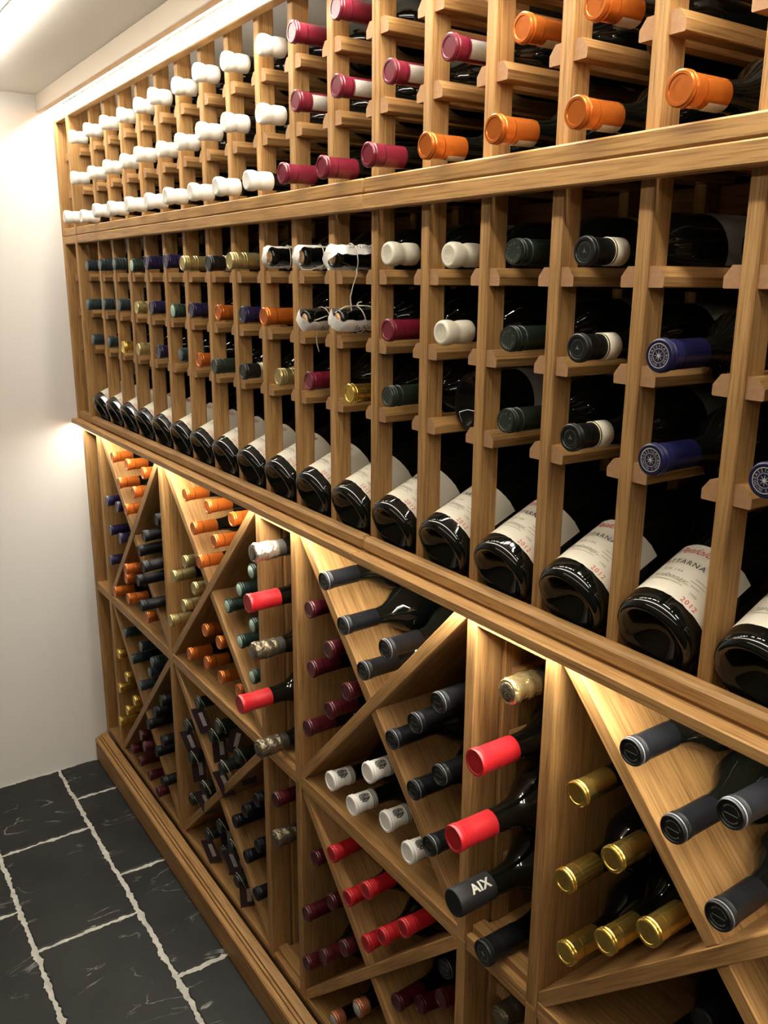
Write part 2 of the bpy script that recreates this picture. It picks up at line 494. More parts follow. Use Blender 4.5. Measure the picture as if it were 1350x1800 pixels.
def rack_unit(name, label, k0, k1, z0, z1, levels, first, last):
    par = thing(name, label, 'wine rack', ((k0 + k1) * 0.05, 0.12, z0), 'stacked wine rack units')
    for k in range(k0, k1 + 1):
        xa, xb = k * 0.1, k * 0.1 + PW
        if k == 0 and first: xa, xb = -0.012, 0.004
        if k == -1: xa, xb = XW + 0.0005, XW + 0.0145
        y0 = YR if k <= 0 else 0.0
        if k == k1 and not last: xb = xa + PW / 2 - 0.0003
        if k == k0 and not first: xa = xa + PW / 2 + 0.0003
        board('post', par, xa, xb, y0, PD + (0.02 if k <= 0 else 0), z0, z1, axis=2)
        board('rear_post', par, xa, xb, 0.200, 0.225, z0, z1, axis=2)
        for zl in levels:
            cleat_pair(par, xa, xb, zl, left=(k > -1 and not (k == k0 and not first)), right=(k < k1 or last))
    return par

Z_M0, Z_M1 = -0.0185, 0.3972      # middle racks
Z_T0, Z_T1 = 0.4150, 0.6920       # top racks
JX = 1.207
mid_l = rack_unit('bottle_rack', 'left oak rack of the middle tier, from white wall to centre joint', -1, 12, Z_M0, 0.4145, (0.3132, 0.2320, 0.1485), True, False)
mid_r = rack_unit('bottle_rack', 'right oak rack of the middle tier, right of the centre joint', 12, 23, Z_M0, 0.4145, (0.3132, 0.2320, 0.1485), False, True)
top_l = rack_unit('bottle_rack', 'left oak rack of the top tier, holding the white sealed bottles', -1, 12, Z_T0, Z_T1, (0.5835, 0.5015, 0.4155), True, False)
top_r = rack_unit('bottle_rack', 'right oak rack of the top tier, holding the orange capped bottles', 12, 23, Z_T0, Z_T1, (0.5835, 0.5015, 0.4155), False, True)
for par, xa, xb in ((mid_l, 0.0045, JX - 0.0004), (mid_r, JX + 0.0004, X_END)):
    board('head_rail', par, xa, xb, YR, -0.0002, 0.3970, 0.4146, axis=0, bev=0.0015)
    board('lip_rail', par, xa, xb, YR, -0.0002, -0.0185, 0.0002, axis=0, bev=0.004)
    board('rear_rail', par, xa, xb, 0.2255, 0.240, 0.3850, 0.4146, axis=0)
    board('display_rail', par, xa, xb, 0.150, 0.168, 0.029, 0.0465, axis=0)
for par, xa, xb in ((top_l, 0.0045, JX - 0.0012), (top_r, JX + 0.0012, X_END)):
    board('base_rail', par, xa, xb, YR + 0.001, -0.0002, 0.4153, 0.4322, axis=0, bev=0.0018)
    board('top_rail', par, xa, xb, YR, -0.0002, 0.6640, 0.6915, axis=0, bev=0.0015)
    board('rear_rail', par, xa, xb, 0.2255, 0.240, 0.660, 0.690, axis=0)
for par, zr in ((mid_l, ((0.3970, 0.4146), (-0.0185, 0.0002))), (top_l, ((0.4153, 0.4322), (0.6640, 0.6915)))):
    for a, b in zr: board('end_rail', par, XW + 0.0146, -0.0121, YR + 0.002, 0.0, a, b, axis=0)

# ---------------------------------------------------------------- ledge with its light strip
for xa, xb, lab in ((XW + 0.0003, JX - 0.0003, 'left'), (JX + 0.0003, X_END, 'right')):
    lg = thing('ledge', 'oak ledge board under the tilted bottles, %s of the joint' % lab, 'shelf', ((xa + xb) / 2, 0.12, -0.031), 'ledge boards')
    board('ledge_board', lg, xa, xb, -0.0325, 0.285, -0.0310, -0.0190, axis=0, bev=0.0015)
ll = thing('ledge_light_strip', 'thin glowing light strip under the front edge of the oak ledge', 'light', (1.1, -0.023, -0.033))
board('housing', ll, XW + 0.001, X_END - 0.02, -0.0255, -0.0095, -0.0318, -0.0311, mat=M['aluminium'], bev=0.0004)
board('diffuser', ll, XW + 0.002, X_END - 0.021, -0.0245, -0.0105, -0.0328, -0.0318, mat=M['ledge_led'], bev=0)

# ---------------------------------------------------------------- lower units
YL, DEP = -0.008, 0.262
T = 0.0165
ZU0, ZU1 = -0.4520, -0.0312       # upper row opening
ZL0, ZL1 = -0.8800, -0.4750       # lower row opening
def clip(poly, a, b, c):
    """keep a*x + b*z <= c"""
    out = []
    for i in range(len(poly)):
        p, q = poly[i], poly[(i + 1) % len(poly)]
        dp, dq = a * p[0] + b * p[1] - c, a * q[0] + b * q[1] - c
        if dp <= 0: out.append(p)
        if (dp < 0) != (dq < 0) and abs(dp - dq) > 1e-12:
            t = dp / (dp - dq); out.append((p[0] + (q[0] - p[0]) * t, p[1] + (q[1] - p[1]) * t))
    return out
def prism(name, par, poly, y0, y1, ang):
    """board with an XZ outline; its own x axis runs along the board"""
    ca, sa = math.cos(ang), math.sin(ang)
    cx = sum(p[0] for p in poly) / len(poly); cz = sum(p[1] for p in poly) / len(poly)
    loc = [((p[0] - cx) * ca + (p[1] - cz) * sa, -(p[0] - cx) * sa + (p[1] - cz) * ca) for p in poly]
    area = sum(loc[i][0] * loc[(i + 1) % len(loc)][1] - loc[(i + 1) % len(loc)][0] * loc[i][1] for i in range(len(loc)))
    if area < 0: loc.reverse()
    bm = bmesh.new()
    fr = [bm.verts.new((x, y0, z)) for x, z in loc]; bk = [bm.verts.new((x, y1, z)) for x, z in loc]
    n = len(loc)
    f = bm.faces.new(fr); bm.faces.new(list(reversed(bk)))
    for i in range(n):
        j = (i + 1) % n
        bm.faces.new((fr[j], fr[i], bk[i], bk[j]))
    bmesh.ops.recalc_face_normals(bm, faces=bm.faces)
    bmesh.ops.bevel(bm, geom=[e for e in bm.edges if all(v.co.y < y0 + 1e-6 for v in e.verts)], offset=0.0009, segments=1, affect='EDGES')
    me = bpy.data.meshes.new('board'); bm.to_mesh(me); bm.free()
    me.materials.append(OAK[0])
    return link(name, me, par, Vector((cx, 0, cz)) - par.location, (0, -ang, 0))

def diamond_bin(x0, x1, z0, z1, label, left_panel=True, right_panel=False):
    """x0..x1, z0..z1 = clear opening"""
    g = thing('diamond_bin', label, 'wine bin', ((x0 + x1) / 2, 0.12, z0 - 0.0115), 'diamond bins under the ledge')
    zt = z1 if z1 > -0.1 else z1 + 0.0112
    if left_panel: board('side_panel', g, x0 - T, x0, YL, DEP, z0 - 0.0115, zt, axis=2)
    if right_panel: board('side_panel', g, x1, x1 + T, YL, DEP, z0 - 0.0115, zt, axis=2)
    board('bottom_shelf', g, x0, x1, YL + 0.0015, DEP, z0 - 0.0115, z0, axis=0)
    if z1 < -0.1: board('top_shelf', g, x0, x1, YL + 0.0015, DEP, z1, z1 + 0.0112, axis=0)
    cx, cz = (x0 + x1) / 2, (z0 + z1) / 2
    hx, hz = (x1 - x0) / 2, (z1 - z0) / 2
    ang = math.atan2(hz, hx); t = 0.0082
    def strip_(a):
        d = Vector((math.cos(a), math.sin(a))); nrm = Vector((-d.y, d.x))
        P = [d * -1 + nrm * -t, d * 1 + nrm * -t, d * 1 + nrm * t, d * -1 + nrm * t]
        poly = [(cx + p.x, cz + p.y) for p in P]
        e = 0.0002
        for q in ((-1, 0, -x0 - e), (1, 0, x1 - e), (0, -1, -z0 - e), (0, 1, z1 - e)): poly = clip(poly, *q)
        return poly
    prism('diagonal_board', g, strip_(ang), YL + 0.002, DEP - 0.01, ang)
    n = (-math.sin(ang), math.cos(ang))
    full = strip_(-ang)
    c0 = n[0] * cx + n[1] * cz
    up = clip(full, -n[0], -n[1], -(c0 + t + 0.0002))
    dn = clip(full, n[0], n[1], c0 - t - 0.0002)
    prism('diagonal_board', g, up, YL + 0.004, DEP - 0.01, -ang)
    prism('diagonal_board', g, dn, YL + 0.004, DEP - 0.01, -ang)
    return g
D1, D2, D3, D4, D5 = 0.424, 0.873, 0.992, 1.410, 1.533
diamond_bin(0.0165, D1, ZU0, ZU1, 'upper diamond wine bin nearest the white wall')
diamond_bin(D1 + T, D2, ZU0, ZU1, 'upper diamond wine bin, second from the white wall')
diamond_bin(D3 + T, D4, ZU0, ZU1, 'upper diamond wine bin between the two narrow columns')
diamond_bin(D5 + T, 1.955, ZU0, ZU1, 'upper diamond wine bin right of the second narrow column', right_panel=True)
diamond_bin(0.0165, D1, ZL0, ZL1, 'lower diamond wine bin nearest the white wall')
diamond_bin(D1 + T, D2, ZL0, ZL1, 'lower diamond wine bin with tagged bottles, second from the wall')
diamond_bin(D3 + T, D4, ZL0, ZL1, 'lower diamond wine bin between the two narrow columns')
diamond_bin(D5 + T, 1.955, ZL0, ZL1, 'lower diamond wine bin right of the second narrow column', right_panel=True)

narrow_cleat = chamfer_prism(0.020, 0.018, 0.185, 0.010, OAK[1])
narrow_cleat_l = mirrored(narrow_cleat)
def narrow_column(x0, x1, z0, z1, levels, label, bar=True):
    """single file magnum column between two side panels; x0..x1 clear opening, left panel belongs to it"""
    g = thing('magnum_column', label, 'wine column', ((x0 + x1) / 2, 0.12, z0 - 0.0115), 'narrow single-file columns')
    zt = z1 if z1 > -0.1 else z1 + 0.0112
    board('side_panel', g, x0 - T, x0, YL, 0.030, z0 - 0.0115, zt, axis=2)
    board('side_panel', g, x0 - T, x0 - 0.004, 0.0302, DEP, z0 - 0.0115, zt, axis=2)
    board('ladder_post', g, x0 - 0.0039, x0 + 0.003, 0.034, 0.060, z0, zt, axis=2)
    board('ladder_post', g, x1 - 0.004, x1 - 0.0003, 0.034, 0.060, z0, zt, axis=2)
    board('ladder_post', g, x0 - 0.0039, x0 + 0.003, 0.200, 0.225, z0, zt, axis=2)
    board('bottom_shelf', g, x0, x1 - 0.0002, YL + 0.0015, DEP, z0 - 0.0115, z0, axis=0)
    if z1 > -0.1: board('top_rail', g, x0, x1 - 0.0002, YL + 0.0005, YL + 0.016, -0.0495, z1, axis=0)
    if bar: board('lip_bar', g, x0 + 0.0005, x1 - 0.0005, YL + 0.010, YL + 0.030, z0, z0 + 0.010, axis=0)
    if z1 < -0.1: board('top_shelf', g, x0, x1, YL + 0.0015, DEP, z1, z1 + 0.0112, axis=0)
    for z in levels:
        link('cleat', narrow_cleat, g, Vector((x0 + 0.0032, 0.045, z)) - g.location)
        link('cleat', narrow_cleat_l, g, Vector((x1 - 0.0042, 0.045, z)) - g.location)
    return g
LV_U = (-0.128, -0.209, -0.292, -0.374)
LV_L = (-0.566, -0.642, -0.722, -0.800)
narrow_column(D2 + T, D3, ZU0, ZU1, LV_U, 'upper narrow bottle column between the second and third diamond bins')
narrow_column(D2 + T, D3, ZL0, ZL1, LV_L, 'lower narrow bottle column with two empty slots near the plinth')
narrow_column(D4 + T, D5, ZU0, ZU1, LV_U, 'upper narrow bottle column holding large red capped bottles')
narrow_column(D4 + T, D5, ZL0, ZL1, LV_L, 'lower narrow bottle column at the bottom right edge')
# end column against the wall
for z0, z1, lv, nm in ((ZU0, ZU1, LV_U, 'upper'), (ZL0, ZL1, LV_L, 'lower')):
    narrow_column(XW + T + 0.0005, 0.0, z0, z1, lv, '%s empty narrow column against the white wall' % nm, bar=False)

# plinth with a moulded top edge
pl = thing('plinth', 'moulded oak plinth along the slate floor under the wine bins', 'plinth', (1.1, -0.02, ZF))
prof = [(-0.041, ZF), (-0.041, -0.9230), (-0.0385, -0.9220), (-0.0385, -0.9195), (-0.0410, -0.9185), (-0.0425, -0.9150), (-0.0425, -0.9110), (-0.0405, -0.9070), (-0.0370, -0.9050),
        (-0.0345, -0.9050), (-0.0343, -0.9085), (-0.0325, -0.9085), (-0.0323, -0.9025), (-0.0290, -0.9010), (-0.0288, -0.9045), (-0.0270, -0.9045), (-0.0268, -0.8990),
        (-0.0110, -0.8965), (-0.0110, ZF)]
V, Fc = [], []
xs = [XW + 0.0003, X_END]
for x in xs: V += [(x - 1.1, y + 0.02, z - ZF) for y, z in prof]
n = len(prof)
for i in range(n):
    j = (i + 1) % n
    Fc.append((i, j, n + j, n + i))
Fc.append(tuple(reversed(range(n)))); Fc.append(tuple(range(n, 2 * n)))
link('plinth_board', mesh_from(V, Fc, OAK[0]), pl)
board('base_rail', pl, XW + 0.001, X_END, YL + 0.003, 0.012, -0.8980, -0.8917, axis=0)
board('base_panel', pl, XW + 0.001, X_END, 0.0122, 0.030, ZF + 0.0005, -0.8920, axis=0)
BAYS = {
 'T3': [[-0.055, 0.449], [-0.047, 0.445], [-0.049, 0.451], [-0.05, 0.449], [-0.048, 0.45], [-0.046, 0.449], [-0.049, 0.45], [-0.046, 0.449], [-0.047, 0.449], [-0.045, 0.449], [-0.043, 0.449], [-0.043, 0.447], [-0.043, 0.45], [-0.039, 0.448], [-0.036, 0.451], [-0.035, 0.451], [-0.033, 0.453]],
 'T2': [[-0.033, 0.531], [-0.024, 0.533], [-0.022, 0.535], [-0.019, 0.536], [-0.025, 0.537], [-0.019, 0.535], [-0.024, 0.535], [-0.028, 0.538], [-0.03, 0.537], [-0.023, 0.535], [-0.022, 0.536], [-0.022, 0.537], [-0.015, 0.536], [-0.012, 0.541], [-0.007, 0.538], [-0.02, 0.533]],
 'T1': [[-0.03, 0.614], [-0.026, 0.616], [-0.022, 0.617], [-0.019, 0.617], [-0.02, 0.619], [-0.029, 0.618], [-0.024, 0.618], [-0.029, 0.62], [-0.027, 0.617], [-0.02, 0.62], [-0.025, 0.614], [-0.022, 0.619]],
 'M1': [[-0.014, 0.347], [-0.015, 0.347], [-0.015, 0.348], [-0.012, 0.344], [-0.017, 0.348], [-0.017, 0.349], [-0.025, 0.344], [-0.021, 0.343], [-0.029, 0.345], [-0.013, 0.349], [-0.017, 0.347], [-0.029, 0.345], [-0.016, 0.347], [-0.006, 0.344], [-0.006, 0.345], [-0.015, 0.343]],
 'M2': [[-0.02, 0.262], [-0.013, 0.265], [-0.011, 0.266], [-0.008, 0.263], [-0.013, 0.266], [-0.008, 0.263], [-0.014, 0.267], [-0.008, 0.266], [-0.011, 0.266], [-0.025, 0.267], [-0.013, 0.266], [-0.022, 0.27], [-0.015, 0.262], [-0.014, 0.264], [-0.008, 0.263], [-0.016, 0.261], [-0.03, 0.262]],
 'M3': [[-0.014, 0.184], [-0.008, 0.184], [-0.009, 0.179], [-0.01, 0.181], [-0.004, 0.183], [0.002, 0.184], [-0.004, 0.182], [-0.018, 0.18], [-0.014, 0.18], [-0.004, 0.18], [-0.009, 0.184], [-0.005, 0.177], [-0.014, 0.185], None, [-0.007, 0.182], [-0.018, 0.181], [-0.029, 0.179], [-0.028, 0.181]],
}
PILES = {
 'b1u top': ('orange', [[0.1239, -0.0101, -0.0801, 0.123, -0.0792], [0.2223, -0.0085, -0.0804, 0.221, -0.079], [0.3198, -0.0059, -0.082, 0.3177, -0.0798], [0.1717, -0.014, -0.1317, 0.1712, -0.13], [0.2699, -0.0132, -0.1337, 0.2688, -0.1301], [0.22, -0.0176, -0.1828, 0.22, -0.1803]]),
 'b1u left': ('violet', [[0.0531, -0.0105, -0.1996, 0.0524, -0.1991], [0.1221, -0.0074, -0.1998, 0.1221, -0.2042], [0.0589, -0.0095, -0.272, 0.058, -0.2719], [0.1298, -0.0085, -0.2751, 0.1285, -0.2739], [0.0566, -0.0139, -0.3479, 0.0566, -0.3479]]),
 'b1u right': ('slate', [[0.3932, -0.0077, -0.1679, 0.3878, -0.1532], [0.3415, -0.0197, -0.2149, 0.3392, -0.2033], [0.2923, -0.0174, -0.2615, 0.2901, -0.2527], [0.3875, -0.0406, -0.2674, 0.3879, -0.2534], [0.3378, -0.0382, -0.313, 0.3388, -0.3029], [0.3696, -0.0452, -0.359, 0.3877, -0.3527]]),
 'b1u bottom': ('orange', [[0.2151, -0.026, -0.3242, 0.2167, -0.3229], [0.1614, -0.0102, -0.3649, 0.1609, -0.3654], [0.1088, -0.0235, -0.4113, 0.1121, -0.4155], [0.2215, -0.0269, -0.394, 0.2243, -0.3953], [0.3093, -0.014, -0.4135, 0.3093, -0.4135]]),
 'b2u top': ('orange', [[0.5697, -0.0097, -0.0773, 0.5681, -0.075], [0.6715, -0.0078, -0.0788, 0.6688, -0.0748], [0.7697, -0.0045, -0.08, 0.7661, -0.0762], [0.6078, -0.0116, -0.1342, 0.6069, -0.1332], [0.708, -0.0129, -0.1341, 0.7074, -0.1331], [0.6562, -0.0222, -0.1852, 0.6571, -0.182]]),
 'b2u left': ('olive', [[0.5336, -0.0047, -0.2222, 0.5275, -0.2106], [0.4811, -0.0101, -0.2674, 0.4773, -0.2594], [0.5819, -0.0062, -0.2632, 0.5783, -0.2585], [0.5313, -0.0101, -0.3141, 0.5278, -0.3076], [0.4785, -0.0203, -0.3622, 0.4774, -0.3562]]),
 'b2u right': ('mint', [[0.8405, -0.0038, -0.1546, 0.8366, -0.1517], [0.7907, -0.0041, -0.2021, 0.7879, -0.202], [0.7385, -0.0052, -0.2487, 0.7368, -0.2499], [0.8392, -0.0043, -0.252, 0.8366, -0.2524], [0.7876, -0.005, -0.2998, 0.7855, -0.3002], [0.8379, -0.0071, -0.347, 0.8365, -0.3481]]),
 'b2u bottom': ('orange', [[0.6255, -0.0057, -0.3354, 0.6235, -0.3355], [0.6941, -0.0066, -0.3357, 0.6934, -0.3383], [0.5552, -0.0128, -0.4093, 0.555, -0.4094], [0.6258, -0.0057, -0.4031, 0.6251, -0.4055], [0.6954, -0.0071, -0.4055, 0.6951, -0.4082], [0.7663, -0.0032, -0.405, 0.765, -0.4078]]),
 'b3u top': ('slate', [[1.1136, -0.022, -0.0872, 1.113, -0.0788], [1.1625, -0.0213, -0.1372, 1.1613, -0.1293], [1.26, -0.0177, -0.1361, 1.2579, -0.1292], [1.2106, -0.0196, -0.1855, 1.2096, -0.1798]]),
 'b3u left': ('maroon', [[1.0486, -0.0099, -0.1537, 1.0455, -0.1498], [1.1047, -0.0106, -0.1968, 1.1011, -0.1922], [1.0527, -0.01, -0.2477, 1.05, -0.2451], [1.1516, -0.0098, -0.2437, 1.1494, -0.2426], [1.103, -0.0094, -0.2941, 1.1009, -0.2932], [1.0453, -0.015, -0.3479, 1.0455, -0.3479]]),
 'b3u right': ('slate', [[1.3767, -0.0216, -0.1598, 1.3737, -0.1497], [1.3286, -0.0198, -0.2088, 1.3254, -0.2002], [1.2786, -0.019, -0.2558, 1.277, -0.2504], [1.3769, -0.0176, -0.2568, 1.3737, -0.2507], [1.3263, -0.0178, -0.3042, 1.3254, -0.3009], [1.3716, -0.0254, -0.3549, 1.3737, -0.3514]]),
 'b3u bottom': ('white', [[1.1039, -0.0089, -0.4112, 1.1048, -0.4148], [1.2167, -0.0152, -0.3365, 1.2161, -0.335], [1.1741, -0.0147, -0.4119, 1.1747, -0.4122], [1.247, -0.0059, -0.3996, 1.2435, -0.3994], [1.3089, -0.0125, -0.4083, 1.3121, -0.4126]]),
 'b4u left': ('gold', [[1.5935, -0.0171, -0.1655, 1.5865, -0.1558], [1.5902, -0.0225, -0.2643, 1.5863, -0.2559], [1.6405, -0.0148, -0.211, 1.6352, -0.2059], [1.592, -0.0153, -0.3534, 1.5888, -0.3502], [1.6456, -0.0216, -0.2971, 1.6454, -0.2927], [1.695, -0.0247, -0.2496, 1.6944, -0.2427]]),
 'b4u top': ('slate', [[1.6571, -0.0218, -0.0869, 1.6573, -0.0806], [1.7071, -0.0213, -0.1368, 1.7062, -0.1306], [1.7586, -0.0218, -0.0924, 1.7627, -0.0894], [1.759, -0.022, -0.1885, 1.7551, -0.1805]]),
 'b1l top': ('screw', [[0.1231, -0.0113, -0.5168, 0.1222, -0.5159], [0.2265, -0.0069, -0.5158, 0.2242, -0.5137], [0.1711, -0.0128, -0.5673, 0.1706, -0.5667], [0.326, -0.015, -0.515, 0.3248, -0.512], [0.2768, -0.0056, -0.5615, 0.2752, -0.5615], [0.2209, -0.0131, -0.6171, 0.2202, -0.616]]),
 'b1l left': ('gold', [[0.0571, -0.0117, -0.5972, 0.0524, -0.5875], [0.1049, -0.0104, -0.6409, 0.1021, -0.6365], [0.0544, -0.0156, -0.6906, 0.0523, -0.6857], [0.161, -0.012, -0.6819, 0.1585, -0.6777], [0.1095, -0.0165, -0.7294, 0.1087, -0.7269], [0.0524, -0.02, -0.7843, 0.0524, -0.7826]]),
 'b1l right': ('slate', [[0.3841, -0.0206, -0.5836, 0.3849, -0.5828], [0.3348, -0.02, -0.6333, 0.3355, -0.6324], [0.2877, -0.0224, -0.6863, 0.2878, -0.6836], [0.3843, -0.0224, -0.6825, 0.3853, -0.6816], [0.3361, -0.0222, -0.7332, 0.3376, -0.7329], [0.3851, -0.0281, -0.7828, 0.3872, -0.7822]]),
 'b1l bottom': ('maroon', [[0.1818, -0.0085, -0.7678, 0.1842, -0.7738], [0.1124, -0.0118, -0.8396, 0.1143, -0.8436], [0.2472, -0.0221, -0.7631, 0.2539, -0.7723], [0.1808, -0.0149, -0.8384, 0.1842, -0.8436], [0.2527, -0.0165, -0.8403, 0.2543, -0.8421], [0.3239, -0.0217, -0.8452, 0.3242, -0.8435]]),
 'b2l top': ('net', [[0.5756, -0.0095, -0.5108, 0.575, -0.5115], [0.6265, -0.0042, -0.5626, 0.6237, -0.5618], [0.6793, -0.0115, -0.5147, 0.6786, -0.5145], [0.6935, -0.0132, -0.5968, 0.6882, -0.5889], [0.7531, -0.0061, -0.5437, 0.7455, -0.5351]]),
 'b2l left': ('net', [[0.5049, -0.0103, -0.594, 0.5046, -0.5943], [0.5147, -0.0079, -0.6652, 0.5128, -0.6643], [0.502, -0.0074, -0.774, 0.4967, -0.7683], [0.5821, -0.0101, -0.7009, 0.5764, -0.6937]]),
 'b2l right': ('slate', [[0.7397, -0.0094, -0.6901, 0.7369, -0.6882], [0.7883, -0.0093, -0.6391, 0.786, -0.6376], [0.8386, -0.0082, -0.5891, 0.8365, -0.5883], [0.7893, -0.0107, -0.7373, 0.7876, -0.7364], [0.8369, -0.0083, -0.6847, 0.8364, -0.6861], [0.8365, -0.0151, -0.7866, 0.8366, -0.7864]]),
 'b2l bottom': ('net', [[0.5848, -0.0073, -0.8128, 0.5834, -0.8129], [0.6366, -0.0008, -0.7646, 0.631, -0.7614], [0.6482, -0.0008, -0.8194, 0.6518, -0.828], [0.6993, -0.0042, -0.7735, 0.6992, -0.7765], [0.7453, -0.0136, -0.8187, 0.75, -0.8244]]),
 'b3l left': ('maroon', [[1.0521, -0.0081, -0.5786, 1.0499, -0.5782], [1.044, -0.0222, -0.6832, 1.0454, -0.6819], [1.1008, -0.0088, -0.6278, 1.0992, -0.6279], [1.0427, -0.0223, -0.7814, 1.0454, -0.7815], [1.093, -0.0191, -0.7314, 1.0948, -0.7315], [1.1452, -0.0132, -0.6793, 1.1457, -0.6801]]),
 'b3l top': ('red', [[1.119, -0.0165, -0.5265, 1.1115, -0.5167], [1.1657, -0.0171, -0.573, 1.1606, -0.5664], [1.217, -0.018, -0.5256, 1.2098, -0.5164], [1.2132, -0.0154, -0.6198, 1.2097, -0.6159], [1.2614, -0.02, -0.5708, 1.2588, -0.5662], [1.311, -0.0196, -0.5214, 1.308, -0.5163]]),
 'b3l bottom': ('copper', [[1.1157, -0.014, -0.8394, 1.1157, -0.8394], [1.186, -0.0132, -0.7593, 1.1879, -0.7611]]),
 'b3l right': ('maroon', [[1.2752, -0.0034, -0.6811, 1.266, -0.6772], [1.3103, 0.0109, -0.6641, 1.331, -0.6817], [1.3577, 0.0114, -0.6152, 1.3742, -0.6303], [1.372, 0.0043, -0.5518, 1.3769, -0.5635]]),
}

# ---------------------------------------------------------------- bottle meshes (local z: base 0 -> tip L)
def bordeaux(R, L, nr=0.0140, scale=1.0):
    s = scale
    b = L - 0.11 * s
    return [(0, 0.020), (R * 0.30, 0.0185), (R * 0.62, 0.010), (R * 0.80, 0.002), (R * 0.87, 0.0), (R * 0.95, 0.0015), (R * 0.99, 0.006), (R, 0.011),
            (R, b - 0.008 * s), (R * 0.985, b + 0.002 * s), (R * 0.90, b + 0.012 * s), (R * 0.74, b + 0.021 * s), (R * 0.58, b + 0.028 * s),
            (nr * 1.20, b + 0.040 * s), (nr * 1.05, b + 0.052 * s), (nr, b + 0.07 * s), (nr * 0.97, L - 0.012), (nr * 0.97, L - 0.0015), (0, L - 0.0015)]
def burgundy(R, L, nr=0.0142):
    b = L - 0.155
    return [(0, 0.022), (R * 0.18, 0.0215), (R * 0.42, 0.017), (R * 0.62, 0.008), (R * 0.76, 0.0018), (R * 0.84, 0.0), (R * 0.92, 0.0012), (R * 0.98, 0.0055), (R, 0.011),
            (R, b), (R * 0.97, b + 0.014), (R * 0.88, b + 0.032), (R * 0.72, b + 0.052), (R * 0.56, b + 0.070), (nr * 1.25, b + 0.088), (nr * 1.05, b + 0.105),
            (nr, b + 0.12), (nr * 0.97, L - 0.0015), (0, L - 0.0015)]
L0 = 0.300
G = {'std': lathe(bordeaux(0.0360, L0, 0.0113), M['glass'], 32, 'bottle_glass'),
     'pile': lathe(bordeaux(0.0340, 0.285, 0.0113), M['glass'], 32, 'bottle_glass'),
     'show': lathe(burgundy(0.0402, 0.268), M['glass'], 48, 'bottle_glass'),
     'magnum': lathe(bordeaux(0.0400, 0.335, 0.0136, 1.2), M['glass'], 36, 'bottle_glass'),
     'champ': lathe(burgundy(0.0415, 0.310, 0.0125), M['glass'], 36, 'bottle_glass')}
G['std_cork'] = lathe(bordeaux(0.0360, L0, 0.0118)[:-2] + [(0.0128, L0 - 0.012), (0.0128, L0 - 0.003), (0.0118, L0), (0.0085, L0), (0.0083, L0 - 0.004), (0, L0 - 0.004)], M['glass'], 32, 'bottle_glass')

def cap_std(L, r=0.0153, ln=0.055):
    return [(r * 0.93, L - ln), (r * 0.965, L - ln), (r * 0.965, L - 0.0215), (r * 0.90, L - 0.0212), (r * 0.90, L - 0.0204), (r * 0.985, L - 0.0200), (r * 0.985, L - 0.0085),
            (r * 1.06, L - 0.0078), (r * 1.09, L - 0.0068), (r * 1.06, L - 0.0056), (r * 1.00, L - 0.0050), (r * 1.00, L - 0.0044), (r * 1.06, L - 0.0038), (r * 1.09, L - 0.0026), (r * 1.06, L - 0.0010), (r * 0.97, L),
            (r * 0.80, L), (r * 0.76, L - 0.0009), (0, L - 0.0009)]
def cap_slate(L, r=0.0155, ln=0.065):
    return [(r * 0.93, L - ln), (r * 0.95, L - ln), (r * 0.95, L - 0.0220), (r * 0.965, L - 0.0150), (r * 1.01, L - 0.0130), (r * 1.01, L - 0.0115), (r * 0.985, L - 0.0105), (r * 1.01, L - 0.0095),
            (r * 0.99, L - 0.0080), (r * 1.02, L - 0.0070), (r * 1.01, L - 0.0015), (r * 0.95, L), (r * 0.84, L - 0.0003), (r * 0.80, L - 0.0016), (0, L - 0.0016)]
def cap_wax(L):
    return [(0.0138, L - 0.050), (0.0152, L - 0.0485), (0.0158, L - 0.044), (0.0158, L - 0.031), (0.0150, L - 0.0265), (0.0142, L - 0.0235), (0.0150, L - 0.0205), (0.0166, L - 0.0155),
            (0.0172, L - 0.010), (0.0168, L - 0.004), (0.0152, L - 0.0008), (0.0120, L), (0.0110, L - 0.0006), (0, L - 0.0008)]
def cap_ringed(L, r=0.0150, ln=0.052, rings=(0.030, 0.024, 0.018, 0.012, 0.006)):
    p = [(r * 0.95, L - ln), (r * 0.985, L - ln)]
    for q in rings:
        p += [(r * 0.985, L - q - 0.0022), (r * 1.045, L - q - 0.0012), (r * 1.045, L - q), (r * 0.985, L - q + 0.0008)]
    p += [(r, L - 0.002), (r * 0.95, L), (r * 0.78, L), (r * 0.75, L - 0.0006), (0, L - 0.0006)]
    return p
def cap_magnum(L, r=0.0205, ln=0.078):
    return [(r * 0.90, L - ln), (r * 0.955, L - ln), (r * 0.955, L - 0.0345), (r * 0.935, L - 0.0340), (r * 0.935, L - 0.0334), (r * 0.965, L - 0.0330), (r * 0.965, L - 0.0160), (r * 1.0, L - 0.0135), (r * 1.02, L - 0.010),
            (r * 0.995, L - 0.009), (r * 1.01, L - 0.007), (r * 1.02, L - 0.003), (r * 0.97, L), (r * 0.84, L), (r * 0.80, L - 0.0012), (0, L - 0.0012)]
def disc(L, r, mat, dz=0.0003):
    return lathe([(0, L + dz), (r * 0.96, L + dz), (r, L + dz - 0.0004)][::-1], mat, 24, 'disc')
def ring_part(z0, z1, r, mat):
    return lathe([(r - 0.0006, z0), (r, z0 + 0.0002), (r, z1 - 0.0002), (r - 0.0006, z1)], mat, 28, 'ring')

